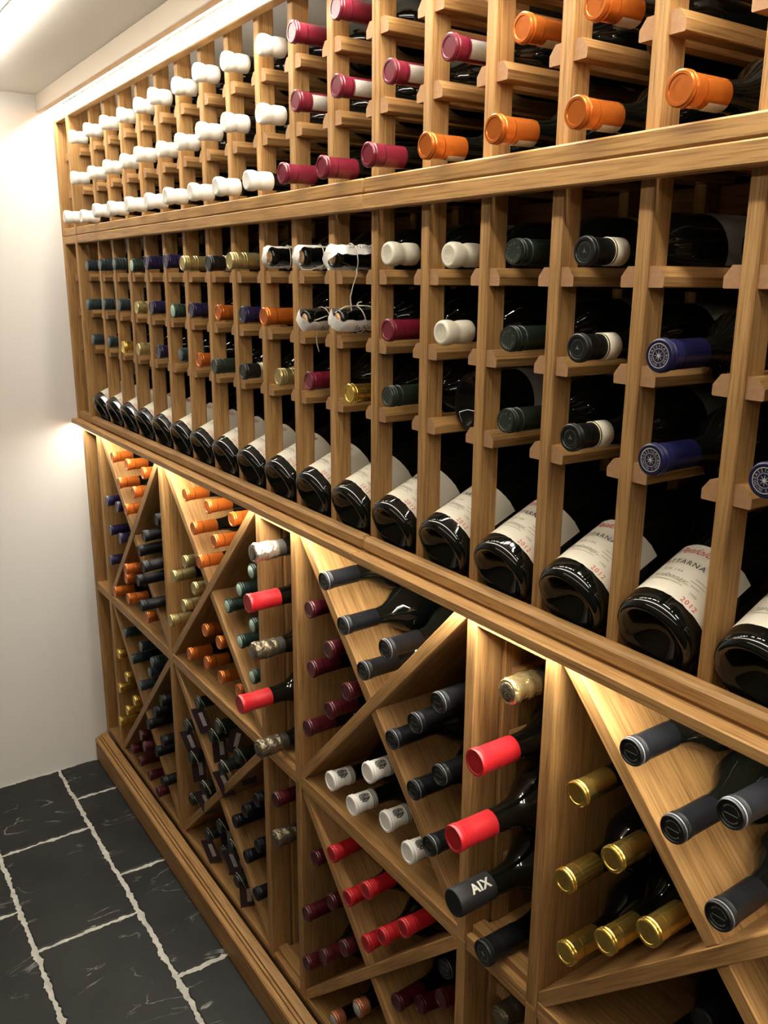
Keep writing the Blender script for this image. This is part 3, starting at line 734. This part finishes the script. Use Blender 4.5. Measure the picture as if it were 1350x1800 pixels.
def patch(r, p0, p1, z0, z1, mat, n=20, m=1, jag=0.0, name='patch'):
    """curved label on the bottle; angles from local +y (up) towards +x"""
    V, Fc = [], []
    rnd = random.Random(3)
    for j in range(m + 1):
        for i in range(n + 1):
            a = p0 + (p1 - p0) * i / n
            z = z0 + (z1 - z0) * j / m
            if jag and j in (0, m): z += rnd.uniform(-jag, jag)
            V.append((r * math.sin(a), r * math.cos(a), z))
    for j in range(m):
        for i in range(n):
            a = j * (n + 1) + i
            Fc.append((a, a + n + 1, a + n + 2, a + 1))
    me = mesh_from(V, Fc, mat, True, name)
    me.flip_normals()
    return me

def flat_on_tip(geo, L, mat, dz=0.0004):
    """geo in the reader's plane (x right, y up, seen from in front of the neck)"""
    V, Fc = geo
    return mesh_from([(x, y, L + dz) for x, y in V], Fc, mat, False, 'print')
def ring_text(body, rad, size, start, sweep):
    parts = []
    for i, ch in enumerate(body):
        if ch == ' ': continue
        v, f = text_geo(ch, size)
        a = start - sweep * i / max(1, len(body) - 1)          # reader's angle, counter-clockwise from right
        ca, sa = math.cos(a - PI / 2), math.sin(a - PI / 2)
        parts.append(([(x * ca - y * sa + rad * math.cos(a), x * sa + y * ca + rad * math.sin(a)) for x, y in v], f))
    return join_geo(parts)
def annulus(r0, r1, n=36):
    V = [(r * math.cos(2 * PI * i / n), r * math.sin(2 * PI * i / n)) for r in (r0, r1) for i in range(n)]
    return V, [(i, n + i, n + (i + 1) % n, (i + 1) % n) for i in range(n)]
def star(n, r0, r1):
    V = [(0, 0)]; Fc = []
    for i in range(2 * n):
        a = PI / 2 + PI * i / n; r = r1 if i % 2 == 0 else r0
        V.append((r * math.cos(a), r * math.sin(a)))
    for i in range(2 * n): Fc.append((0, 1 + i, 1 + (i + 1) % (2 * n)))
    return V, Fc
def dashes(rad, n, w, h, a0=0, a1=2 * PI):
    parts = []
    for i in range(n):
        a = a0 + (a1 - a0) * i / n
        c, s = math.cos(a), math.sin(a)
        hh = h * (0.6 + 0.4 * ((i * 7) % 3) / 2)
        P = [(-w / 2, -hh / 2), (w / 2, -hh / 2), (w / 2, hh / 2), (-w / 2, hh / 2)]
        parts.append(([(rad * c + y * c - x * s, rad * s + y * s + x * c) for x, y in P], [(0, 1, 2, 3)]))
    return join_geo(parts)

LP = 0.285
SETS = {}
def std_set(kind, L):
    """list of (part name, mesh, parent index or None) above the glass, for a neck kind"""
    key = (kind, L)
    if key in SETS: return SETS[key]
    P = []
    r = 0.0153
    if kind in ('white_wax', 'cream_wax'):
        P.append(('wax_seal', lathe(cap_wax(L), M[kind]), None))
        P.append(('seal_stamp', flat_on_tip(join_geo([annulus(0.0080, 0.0092), dashes(0.0045, 7, 0.0016, 0.0040)]), L, M[kind], 0.0002), 0))
    elif kind in ('magenta', 'orange', 'maroon', 'red', 'gold', 'olive', 'violet', 'orange_strip', 'magenta_strip'):
        base = kind.split('_')[0]
        P.append(('capsule', sharp(lathe(cap_std(L), M[base])), None))
        if base in ('gold', 'red', 'orange', 'olive'):
            P.append(('emblem', flat_on_tip(join_geo([annulus(0.0078, 0.0088), star(5, 0.0030, 0.0055)]), L, M[base] if base != 'red' else M['crimson_deep'], -0.0005), 0))
        if kind == 'orange_strip': P.append(('duty_strip', patch(r * 1.0, 2.35, 3.5, L - 0.0545, L - 0.028, M['grey_paper']), 0))
        if kind == 'magenta_strip': P.append(('duty_strip', patch(r * 1.0, 0.9, 2.5, L - 0.053, L - 0.024, M['grey_paper']), 0))
    elif kind == 'slate':
        P.append(('capsule', sharp(lathe(cap_slate(L), M['slate'])), None))
        P.append(('rim_ring', ring_part(L - 0.0052, L - 0.0034, 0.01605, M['silver_rim']), 0))
        P.append(('emblem', flat_on_tip(join_geo([dashes(0.0092, 16, 0.0007, 0.0016, 0.3, 2.8), dashes(0.0092, 16, 0.0007, 0.0016, 3.5, 5.9), ([(-0.0075, -0.0012), (0.0075, -0.0004), (0.0075, 0.0004), (-0.0075, -0.0004)], [(0, 1, 2, 3)])]), L, M['dull_print'], -0.0013), 0))
    elif kind == 'charcoal':
        P.append(('capsule', sharp(lathe(cap_slate(L), M['slate'])), None))
    elif kind == 'mint':
        P.append(('capsule', sharp(lathe(cap_std(L), M['mint'])), None))
        P.append(('capsule_top', disc(L, 0.0132, M['mint_top']), 0))
        P.append(('rim_ring', ring_part(L - 0.0030, L - 0.0012, 0.01625, M['mint_top']), 0))
    elif kind == 'screw':
        P.append(('screw_cap', sharp(lathe(cap_ringed(L, 0.0152, 0.055, (0.040, 0.034, 0.026, 0.018, 0.011, 0.005)), M['screw']), 30), None))
        P.append(('cap_top', disc(L, 0.0128, M['screw_top']), 0))
    elif kind == 'olive_ring':
        P.append(('screw_cap', sharp(lathe(cap_ringed(L, 0.0153, 0.055, (0.029, 0.024, 0.012, 0.0075, 0.003)), M['olive']), 30), None))
    elif kind == 'green':
        P.append(('capsule', sharp(lathe(cap_ringed(L, 0.0153, 0.056, (0.018, 0.009, 0.005)), M['green']), 30), None))
        P.append(('lettering', flat_on_tip(ring_text('ISOLE E OLENA ', 0.0098, 0.0040, PI, 2 * PI * 0.93), L, M['dull_print'], -0.0002), 0))
    elif kind == 'banded':
        P.append(('capsule', sharp(lathe(cap_std(L, 0.0150, 0.030), M['black'])), None))
        P.append(('neck_label', lathe([(0.0146, L - 0.053), (0.0153, L - 0.053), (0.0153, L - 0.032), (0.0146, L - 0.032)], M['paper'], 28), None))
        P.append(('gold_edge', ring_part(L - 0.0345, L - 0.0320, 0.0155, M['olive']), 1))
        P.append(('emblem', flat_on_tip(join_geo([annulus(0.0088, 0.0092), star(3, 0.0012, 0.0035)]), L, M['screw_top'], -0.0006), 0))
    elif kind == 'blue':
        P.append(('capsule', sharp(lathe(cap_std(L, 0.0156, 0.058), M['blue'])), None))
        geo = join_geo([annulus(0.0114, 0.0122), annulus(0.0066, 0.0071), star(8, 0.0012, 0.0060), ring_text('SASSICAIA', 0.0092, 0.0040, PI * 0.97, PI * 0.94),
                        ring_text('TEN S GUIDO', 0.0092, 0.0034, -PI * 0.06, PI * 0.86)])
        P.append(('emblem', flat_on_tip(geo, L, M['silver_ink'], 0.0002), 0))
    elif kind == 'white':
        P.append(('capsule', sharp(lathe(cap_std(L, 0.0168, 0.040), M['white'])), None))
    elif kind == 'copper':
        P.append(('capsule', sharp(lathe(cap_std(L, 0.0156, 0.022), M['copper'])), None))
        P.append(('capsule_top', disc(L, 0.0125, M['copper_top']), 0))
    elif kind == 'net':
        P.append(('capsule', sharp(lathe(cap_std(L, 0.0156, 0.050), M['net'])), None))
        P.append(('rim_ring', ring_part(L - 0.0018, L - 0.0010, 0.01630, M['dull_print']), 0))
    SETS[key] = P
    return P
KXY = {'slate': (0.84, 0.84), 'charcoal': (0.82, 0.84), 'white': (0.85, 0.95), 'champ_silver': (0.80, 0.84), 'champ_dark': (0.80, 0.84), 'champ_gold': (0.80, 0.84),
       'magnum_red': (0.74, 0.68), 'magnum_black': (0.74, 0.68), 'magnum_aix': (0.74, 0.74), 'white_wax': (0.80, 0.76), 'cream_wax': (0.80, 0.80), 'tissue': (0.86, 0.9), 'show': (0.8, 0.8)}
SCALED = set()
def fitted(kind, L):
    """neck parts brought to the size of the neck, measured from its end"""
    P = std_set(kind, L) if (kind, L) not in SETS else SETS[(kind, L)]
    for nm, me, pi in P: shrink(kind, L, me)
    return P
def shrink(kind, L, me):
    if me.name in SCALED: return
    SCALED.add(me.name)
    kx, kz = KXY.get(kind, (0.80, 0.85))
    for v in me.vertices:
        v.co = (v.co.x * kx, v.co.y * kx, L + (v.co.z - L) * kz)
    me.update()

def place(o, tip, base_pt):
    d = (Vector(tip) - Vector(base_pt)).normalized()
    x = Vector((0, 0, 1)).cross(d).normalized()
    y = d.cross(x)
    m = Matrix((x, y, d)).transposed().to_4x4()
    m.translation = Vector(base_pt)
    o.matrix_world = m

def bottle(kind, glass, L, tip, aim, label, group, extra=()):
    """tip = centre of the neck end, aim = a point the axis passes through further in"""
    o = link('wine_bottle', None)
    o.empty_display_size = 0.03
    d = (Vector(tip) - Vector(aim)).normalized()
    place(o, tip, Vector(tip) - d * L)
    tag(o, label, 'bottle', group)
    link('bottle_glass', G[glass], o)
    made = []
    if kind == 'tissue':
        for nm, me, pi in extra: shrink(kind, L, me)
    for nm, me, pi in list(fitted(kind, L)) + list(extra):
        made.append(link(nm, me, o if pi is None else made[pi]))
    return o

ORD = ['first', 'second', 'third', 'fourth', 'fifth', 'sixth', 'seventh', 'eighth', 'ninth', 'tenth', 'eleventh', 'twelfth', 'thirteenth', 'fourteenth',
       'fifteenth', 'sixteenth', 'seventeenth', 'eighteenth', 'nineteenth']
DESC = {'white_wax': 'white wax-sealed', 'cream_wax': 'cream wax-sealed', 'magenta': 'crimson capped', 'orange': 'copper-orange capped', 'maroon': 'maroon capped', 'red': 'red capped',
        'gold': 'gold capped', 'olive': 'pale gold capped', 'violet': 'violet capped', 'orange_strip': 'copper-orange capped', 'magenta_strip': 'crimson capped', 'slate': 'black capped', 'charcoal': 'black capped',
        'mint': 'green capped mint-topped', 'screw': 'dark screw-capped', 'olive_ring': 'pale gold capped', 'green': 'dark green capped', 'banded': 'black capped neck-labelled',
        'blue': 'blue capped', 'white': 'white crested-capsule', 'copper': 'copper capped', 'net': 'black capped tagged'}

BAY_KIND = {
 'T3': ['white_wax'] * 10 + ['magenta'] * 3 + ['orange_strip'] * 4,
 'T2': ['white_wax'] * 10 + ['magenta_strip'] * 4 + ['orange_strip'] * 2,
 'T1': ['white_wax'] * 10 + ['magenta'] * 2,
 'M1': ['screw', 'screw', 'screw', 'mint', 'violet', 'violet', 'olive_ring', 'banded', 'olive_ring', 'tissue', 'tissue', 'tissue', 'cream_wax', 'cream_wax', 'green', 'banded'],
 'M2': ['screw', 'screw', 'screw', 'olive_ring', 'violet', 'mint', 'violet', 'orange', 'violet', 'orange', 'tissue', 'tissue', 'magenta', 'cream_wax', 'green', 'banded', 'blue'],
 'M3': ['screw', 'screw', 'gold', 'olive_ring', 'violet', 'screw', 'orange', 'green', 'banded', 'olive_ring', 'magenta', 'gold', 'green', None, 'green', 'banded', 'blue', 'blue']}
ROWNAME = {'T3': 'bottom row of the top rack', 'T2': 'middle row of the top rack', 'T1': 'upper row of the top rack',
           'M1': 'upper row of the middle rack', 'M2': 'middle row of the middle rack', 'M3': 'lower row of the middle rack'}
BODY_LABEL = patch(0.0363, -1.9, 1.9, 0.060, 0.150, M['grey_paper'], 28)

# tissue wrapped necks: a paper strip folded over the end, tied with string
def tissue_parts(phi, seed, tails):
    rnd = random.Random(seed)
    path = []
    r, L = 0.0168, L0
    for i in range(16): path.append((r + rnd.uniform(0, 0.0012), L - 0.105 + 0.105 * i / 15))
    for i in range(1, 10):
        a = PI * i / 10
        path.append((r * math.cos(a) * 1.02, L + 0.0085 * math.sin(a) + rnd.uniform(-0.0004, 0.0008)))
    for i in range(16): path.append((-r - rnd.uniform(0, 0.0012), L - 0.105 * i / 15))
    V, Fc = [], []
    w = 0.0092; m = 4
    er, et = Vector((math.sin(phi), math.cos(phi), 0)), Vector((math.cos(phi), -math.sin(phi), 0))
    for rad, z in path:
        ww = w * (1 + rnd.uniform(-0.16, 0.18)); rad += rnd.uniform(-0.0005, 0.0011) * (1 if rad > 0 else -1)
        for j in range(m + 1):
            t = -1 + 2 * j / m
            sag = (1 - math.sqrt(max(0, 1 - (0.52 * t) ** 2))) * 0.0165 * (1 if abs(z) < L0 else 0.4)
            p = er * (rad - math.copysign(sag, rad)) + et * (ww * t)
            V.append((p.x, p.y, z + rnd.uniform(-0.0005, 0.0005)))
    for i in range(len(path) - 1):
        for j in range(m):
            a = i * (m + 1) + j
            Fc.append((a, a + 1, a + m + 2, a + m + 1))
    me = mesh_from(V, Fc, M['tissue'], True, 'tissue')
    loop = [(0.0192 * math.sin(2 * PI * i / 22), 0.0192 * math.cos(2 * PI * i / 22), L0 - 0.033 + 0.004 * math.sin(2 * PI * i / 22 + phi)) for i in range(23)]
    out = [('cork', lathe([(0.0097, L0 - 0.005), (0.0097, L0 - 0.0002), (0.0085, L0 + 0.0006), (0, L0 + 0.0006)], M['cork'], 20), None),
           ('tissue_strip', me, None), ('string', tube(loop, 0.0008, M['string']), None)]
    for t in tails: out.append(('string_end', tube(t, 0.0009, M['string']), 2))
    # faint name printed along the strip
    v, f = text_geo('Sa Natta', 0.0105, 0.25)
    pv = []
    for u, q in v:
        p = er * (r + 0.0042 - 0.4 * q * q / r) + et * (-q)
        pv.append((p.x, p.y, L0 - 0.036 - u))
    out.append(('lettering', mesh_from(pv, f, M['ink'], False, 'lettering'), 1))
    return out
SETS[('tissue', L0)] = []
TISSUE = {('M1', 9): (0.10, [[(0.010, 0.016, L0 - 0.033), (0.018, 0.010, L0 - 0.040), (0.022, -0.004, L0 - 0.052), (0.023, -0.020, L0 - 0.062)]]),
          ('M1', 10): (0.15, [[(0.014, -0.012, L0 - 0.030), (0.012, -0.019, L0 - 0.010), (0.006, -0.018, L0 + 0.002), (0.004, -0.006, L0 + 0.008)]]),
          ('M1', 11): (0.80, [[(0.012, -0.016, L0 - 0.033), (0.013, -0.024, L0 - 0.032), (0.006, -0.040, L0 - 0.030), (0.0, -0.056, L0 - 0.029), (0.002, -0.070, L0 - 0.029), (0.006, -0.086, L0 - 0.030)]]),
          ('M2', 10): (2.25, [[(0.006, 0.018, L0 - 0.033), (0.012, 0.0195, L0 - 0.052), (0.016, 0.023, L0 - 0.075)], [(0.002, -0.018, L0 - 0.020), (0.001, -0.026, L0 - 0.019), (0.0015, -0.038, L0 - 0.020), (0.004, -0.050, L0 - 0.022)],
                              [(0.017, 0.006, L0 - 0.030), (0.016, 0.001, L0 - 0.014), (0.010, -0.004, L0 + 0.003)]]),
          ('M2', 11): (2.15, [[(0.003, 0.0195, L0 - 0.030), (0.002, 0.0185, L0 - 0.012), (-0.001, 0.010, L0 + 0.003)], [(0.003, 0.020, L0 - 0.031), (0.012, 0.019, L0 - 0.045), (0.020, 0.009, L0 - 0.064)],
                              [(0.003, 0.020, L0 - 0.031), (0.002, 0.024, L0 - 0.034), (0.005, 0.025, L0 - 0.038)]])}
TROW = {'M1': 'upper', 'M2': 'middle'}
for row, kinds in BAY_KIND.items():
    for k, kind in enumerate(kinds):
        yz = BAYS[row][k]
        if kind is None or yz is None: continue
        x = 0.057 + 0.1 * k
        tip = (x, yz[0], yz[1]); aim = (x, yz[0] + 0.3, yz[1] + 0.003)
        grp = 'bottles in the %s rack' % ('top' if row[0] == 'T' else 'middle')
        if kind == 'tissue':
            ph, tails = TISSUE[(row, k)]
            bottle('tissue', 'std_cork', L0, tip, aim, 'tissue-wrapped corked bottle tied with string, %s bay from wall, %s row' % (ORD[k], TROW[row]), grp, tissue_parts(ph, k + ord(row[1]), tails))
            continue
        ex = []
        if kind in ('green', 'banded', 'cream_wax') and k >= 12: ex = [('paper_label', BODY_LABEL, None)]
        bottle(kind, 'std', L0, tip, aim, '%s bottle, %s bay from the wall, %s' % (DESC[kind], ORD[k], ROWNAME[row]), grp, ex)
bottle('blue', 'std', L0, (1.757, -0.020, 0.262), (1.757, 0.28, 0.265), 'blue capped bottle, eighteenth bay from the wall, middle row of the middle rack', 'bottles in the middle rack')

# two bottles lying the other way round, base outwards
SETS[('bare', L0)] = []
for x, y, z, lab in ((1.657, 0.110, 0.349, 'dark bottle lying base outwards, seventeenth bay, upper row of the middle rack'),
                     (1.357, 0.034, 0.185, 'dark bottle lying base outwards, fourteenth bay, lower row of the middle rack')):
    o = bottle('bare', 'std', L0, (x, y + L0, z), (x, y, z), lab, 'bottles in the middle rack', [('paper_label', BODY_LABEL, None)] if x < 1.5 else [])

# ---------------------------------------------------------------- tilted display bottles
TH_ = math.radians(24.0)
RS, LS = 0.0402, 0.268
def wrap_text(body, size, z, shear=0.0, u0=0.0, spacing=1.0, r=RS + 0.0009):
    v, f = text_geo(body, size, shear, spacing, 0.0, 0.004)
    return [(-r * math.sin((x + u0) / r), r * math.cos((x + u0) / r), z + y) for x, y in v], f
show_label = patch(RS + 0.0004, -1.30, 2.20, 0.0215, 0.0900, M['paper'], 36, 4, 0.0004, 'label')
def lm(parts, mat): return mesh_from(*join_geo(parts), mat, False, 'lettering')
U0 = -0.0065
name_red = lm([wrap_text('Penfolds', 0.0118, 0.0800, 0.55, U0 + 0.003)], M['red_ink'])
year_red = lm([wrap_text('2012', 0.0072, 0.0255, 0, U0 + 0.0355, 1.2)], M['red_ink'])
name_ink = lm([wrap_text('YATTARNA', 0.0082, 0.0630, 0, U0, 1.22)], M['ink'])
def rule(u0, u1, z, h=0.0005, r=RS + 0.0009, n=14):
    V = []
    for i in range(n + 1):
        u = u0 + (u1 - u0) * i / n
        V += [(-r * math.sin(u / r), r * math.cos(u / r), z - h), (-r * math.sin(u / r), r * math.cos(u / r), z + h)]
    return V, [(2 * i, 2 * i + 1, 2 * i + 3, 2 * i + 2) for i in range(n)]
small_ink = lm([wrap_text('BIN 144', 0.0048, 0.0510, 0, U0, 1.3), wrap_text('Chardonnay', 0.0085, 0.0420, 0.6, U0 - 0.002), rule(U0 - 0.022, U0 + 0.020, 0.0365, 0.0003),
                rule(U0 + 0.024, U0 + 0.036, 0.0500, 0.0003), rule(U0 + 0.022, U0 + 0.037, 0.0460, 0.0003), rule(U0 + 0.025, U0 + 0.034, 0.0420, 0.0003),
                rule(U0 + 0.019, U0 + 0.023, 0.0400, 0.0003), wrap_text('1998', 0.0040, 0.0345, 0, U0 + 0.0325)], M['grey_ink'])
blue_edge = ring_part(0.0190, 0.0212, RS + 0.0006, M['blue'])
SETS[('show', LS)] = [('capsule', sharp(lathe(cap_std(LS), M['mint'])), None)]
for k in range(0, 18):
    x = 0.057 + 0.1 * k
    b0 = Vector((x, -0.0078, 0.0178)); tp = b0 + Vector((0, math.cos(TH_), math.sin(TH_))) * LS
    ex = [('paper_label', show_label, None), ('lettering', name_red, 1), ('lettering', year_red, 1), ('lettering', name_ink, 1), ('lettering', small_ink, 1)]
    if 2 <= k <= 4: ex.append(('label_border', blue_edge, 1))
    bottle('show', 'show', LS, tp, b0, 'tilted dark bottle with cream label, base outwards, %s from the wall' % ORD[k], 'tilted display bottles along the ledge', ex)

# ---------------------------------------------------------------- piles in the diamond bins
PILES['b4u bottom'] = ('slate', [[1.690, 0.020, -0.412, 1.690, -0.414], [1.762, 0.012, -0.414, 1.762, -0.415], [1.834, 0.022, -0.413, 1.834, -0.415], [1.726, 0.028, -0.351, 1.726, -0.352], [1.798, 0.016, -0.351, 1.798, -0.352]])
BIN = {'b1u': 'upper bin nearest the wall', 'b2u': 'upper bin second from wall', 'b3u': 'upper bin between the columns', 'b4u': 'rightmost upper bin',
       'b1l': 'lower bin nearest the wall', 'b2l': 'lower bin second from wall', 'b3l': 'lower bin between the columns'}
IM = cam.matrix_world.inverted()
def photo_x(p):
    q = IM @ Vector(p)
    return q.x / -q.z
tag_card = box_mesh(0.028, 0.0016, 0.056, M['tag'], 0.0003)
tag_text = box_mesh(0.009, 0.0006, 0.030, M['tag_print'], 0)
for key, (kind, rows) in PILES.items():
    b, q = key.split()
    rows = sorted(rows, key=lambda r: photo_x(r[:3]))
    for i, (tx, ty, tz, bx, bz) in enumerate(rows):
        kd = 'charcoal' if kind == 'slate' and (b in ('b1u', 'b1l', 'b2l') or key == 'b4u bottom') else kind
        if key == 'b3l right' and i == 3: kd = 'slate'
        n = len(rows)
        lab = '%s bottle, %s from left in %s quarter, %s' % (DESC[kd], ORD[i], q, BIN[b])
        o = bottle(kd, 'pile', LP, (tx, ty, tz), (bx, ty + LP, bz), lab, 'bottles piled in the diamond bins')
        if kd == 'net':
            t = link('neck_tag', tag_card, o)
            t.matrix_local = Matrix.Translation((0.006 - 0.010 * (i % 2), -0.036, LP - 0.006 - 0.014 * (i % 3))) @ Matrix.Rotation(0.75 + 0.25 * ((i * 2) % 3), 4, 'Y') @ Matrix.Rotation(0.35 - 0.3 * (i % 3), 4, 'Z') @ Matrix.Rotation(PI / 2, 4, 'X')
            link('tag_print', tag_text, t, (0.004, 0.0011, -0.002))
            lp = [(0.0165 * math.sin(2 * PI * j / 16), 0.0165 * math.cos(2 * PI * j / 16) - 0.001, LP - 0.010 + 0.006 * math.cos(2 * PI * j / 16)) for j in range(17)]
            link('cord', tube(lp, 0.0007, M['string'] if i % 2 else M['dull_print']), o)

# ---------------------------------------------------------------- narrow columns: champagne and magnums
def crumpled(profile, mat, seed, amp=0.0011, seg=36):
    me = lathe(profile, mat, seg, 'foil')
    rnd = random.Random(seed)
    L = max(z for r, z in profile)
    for v in me.vertices:
        rr = math.hypot(v.co.x, v.co.y)
        if rr > 0.013 and v.co.z < L - 0.002:
            a = math.atan2(v.co.y, v.co.x)
            d = amp * (math.sin(a * 5 + v.co.z * 900 + seed) + 0.8 * math.sin(a * 9 - v.co.z * 500 + 2 * seed)) * 0.6 + rnd.uniform(-amp, amp) * 0.6
            v.co.x *= 1 + d / rr; v.co.y *= 1 + d / rr
    return me
LC = 0.310
hood = [(0.0150, LC - 0.050), (0.0172, LC - 0.049), (0.0176, LC - 0.044), (0.0170, LC - 0.039), (0.0186, LC - 0.034), (0.0192, LC - 0.029), (0.0184, LC - 0.024), (0.0176, LC - 0.019),
        (0.0184, LC - 0.014), (0.0190, LC - 0.008), (0.0186, LC - 0.003), (0.0168, LC), (0.0150, LC), (0.0145, LC - 0.0006), (0, LC - 0.0006)]
neckf = lathe([(0.0226, LC - 0.105), (0.0200, LC - 0.093), (0.0176, LC - 0.075), (0.0168, LC - 0.060), (0.0166, LC - 0.048)], M['foil_black'], 32)
for nm, mt, sd in (('champ_silver', 'foil_silver', 1), ('champ_dark', 'foil_dark', 2), ('champ_gold', 'foil_gold', 3)):
    SETS[(nm, LC)] = [('foil_hood', crumpled(hood, M[mt], sd), None), ('neck_foil', neckf, None),
                      ('cap_plate', lathe([(0.0138, LC - 0.0008), (0.0136, LC + 0.0006), (0.0090, LC + 0.0011), (0, LC + 0.0011)], M['foil_dark'], 28), 0)]
DESC.update(champ_silver='silver foiled', champ_dark='bronze foiled', champ_gold='gold foiled')
LM_ = 0.335
red_cap = sharp(lathe(cap_magnum(LM_), M['red'], 32))
red_emb = flat_on_tip(join_geo([annulus(0.0128, 0.0142), annulus(0.0105, 0.0110), dashes(0.0118, 22, 0.0011, 0.0020), annulus(0.0055, 0.0062)]), LM_, M['crimson_deep'], -0.0009)
SETS[('magnum_red', LM_)] = [('capsule', red_cap, None), ('emblem', red_emb, 0)]
blk_cap = sharp(lathe(cap_magnum(LM_), M['slate'], 32))
blk_emb = flat_on_tip(join_geo([annulus(0.0125, 0.0132), star(4, 0.0020, 0.0080), dashes(0.0105, 14, 0.0012, 0.0022)]), LM_, M['dull_print'], -0.0009)
SETS[('magnum_black', LM_)] = [('capsule', blk_cap, None), ('emblem', blk_emb, 0)]
aix_cap = sharp(lathe([(0.0190, LM_ - 0.070), (0.0212, LM_ - 0.069), (0.0215, LM_ - 0.036), (0.0217, LM_ - 0.0355), (0.0217, LM_ - 0.003), (0.0208, LM_ - 0.0006), (0.0195, LM_), (0.0188, LM_ - 0.0006), (0, LM_ - 0.0006)], M['matte_black'], 36))
v, f = text_geo('AIX', 0.0205, 0, 1.08, 0.0007, 0.003)
rt = 0.0222
# letters run from the tip inwards, their feet towards +x
axt = mesh_from([(rt * math.sin(0.55 - y / rt), rt * math.cos(0.55 - y / rt), LM_ - 0.043 - x) for x, y in v], f, M['silver_ink'], False, 'lettering')
SETS[('magnum_aix', LM_)] = [('capsule', aix_cap, None), ('lettering', axt, 0)]
cols = [('champ_silver', 'champ', LC, 0.941, -0.047, -0.088, 'silver foiled sparkling bottle at the top of the first narrow column'),
        ('magnum_red', 'magnum', LM_, 0.941, -0.058, -0.168, 'large red capped bottle, upper of two in the first narrow column'),
        ('champ_dark', 'champ', LC, 0.941, -0.052, -0.251, 'bronze foiled bottle between the two red capped ones, first narrow column'),
        ('magnum_red', 'magnum', LM_, 0.941, -0.078, -0.335, 'large red capped bottle, lower of two in the first narrow column'),
        ('champ_dark', 'champ', LC, 0.941, -0.049, -0.424, 'bronze foiled bottle on the middle shelf of the first narrow column'),
        ('champ_dark', 'champ', LC, 0.941, -0.024, -0.603, 'bronze foiled bottle in the lower half of the first narrow column'),
        ('champ_gold', 'champ', LC, 1.480, -0.008, -0.106, 'gold foiled sparkling bottle at the top of the second narrow column'),
        ('magnum_red', 'magnum', LM_, 1.480, -0.050, -0.177, 'large red capped bottle, upper of two in the second narrow column'),
        ('magnum_red', 'magnum', LM_, 1.480, -0.076, -0.260, 'large red capped bottle, lower of two in the second narrow column'),
        ('magnum_aix', 'magnum', LM_, 1.480, -0.073, -0.342, 'large matt black capped bottle lettered AIX, second narrow column'),
        ('magnum_black', 'magnum', LM_, 1.480, -0.027, -0.431, 'black capped bottle on the middle shelf of the second narrow column'),
        ('champ_dark', 'champ', LC, 1.480, 0.004, -0.540, 'bronze foiled bottle below the middle shelf of the second narrow column')]
for kind, gl, L, x, y, z, lab in cols:
    bottle(kind, gl, L, (x, y, z), (x, y + 0.3, z + 0.004), lab, 'bottles in the narrow columns')
bottle('maroon', 'std', L0, (0.941, -0.021, -0.528), (0.941, 0.279, -0.526), 'maroon capped bottle just below the middle shelf of the first narrow column', 'bottles in the narrow columns')
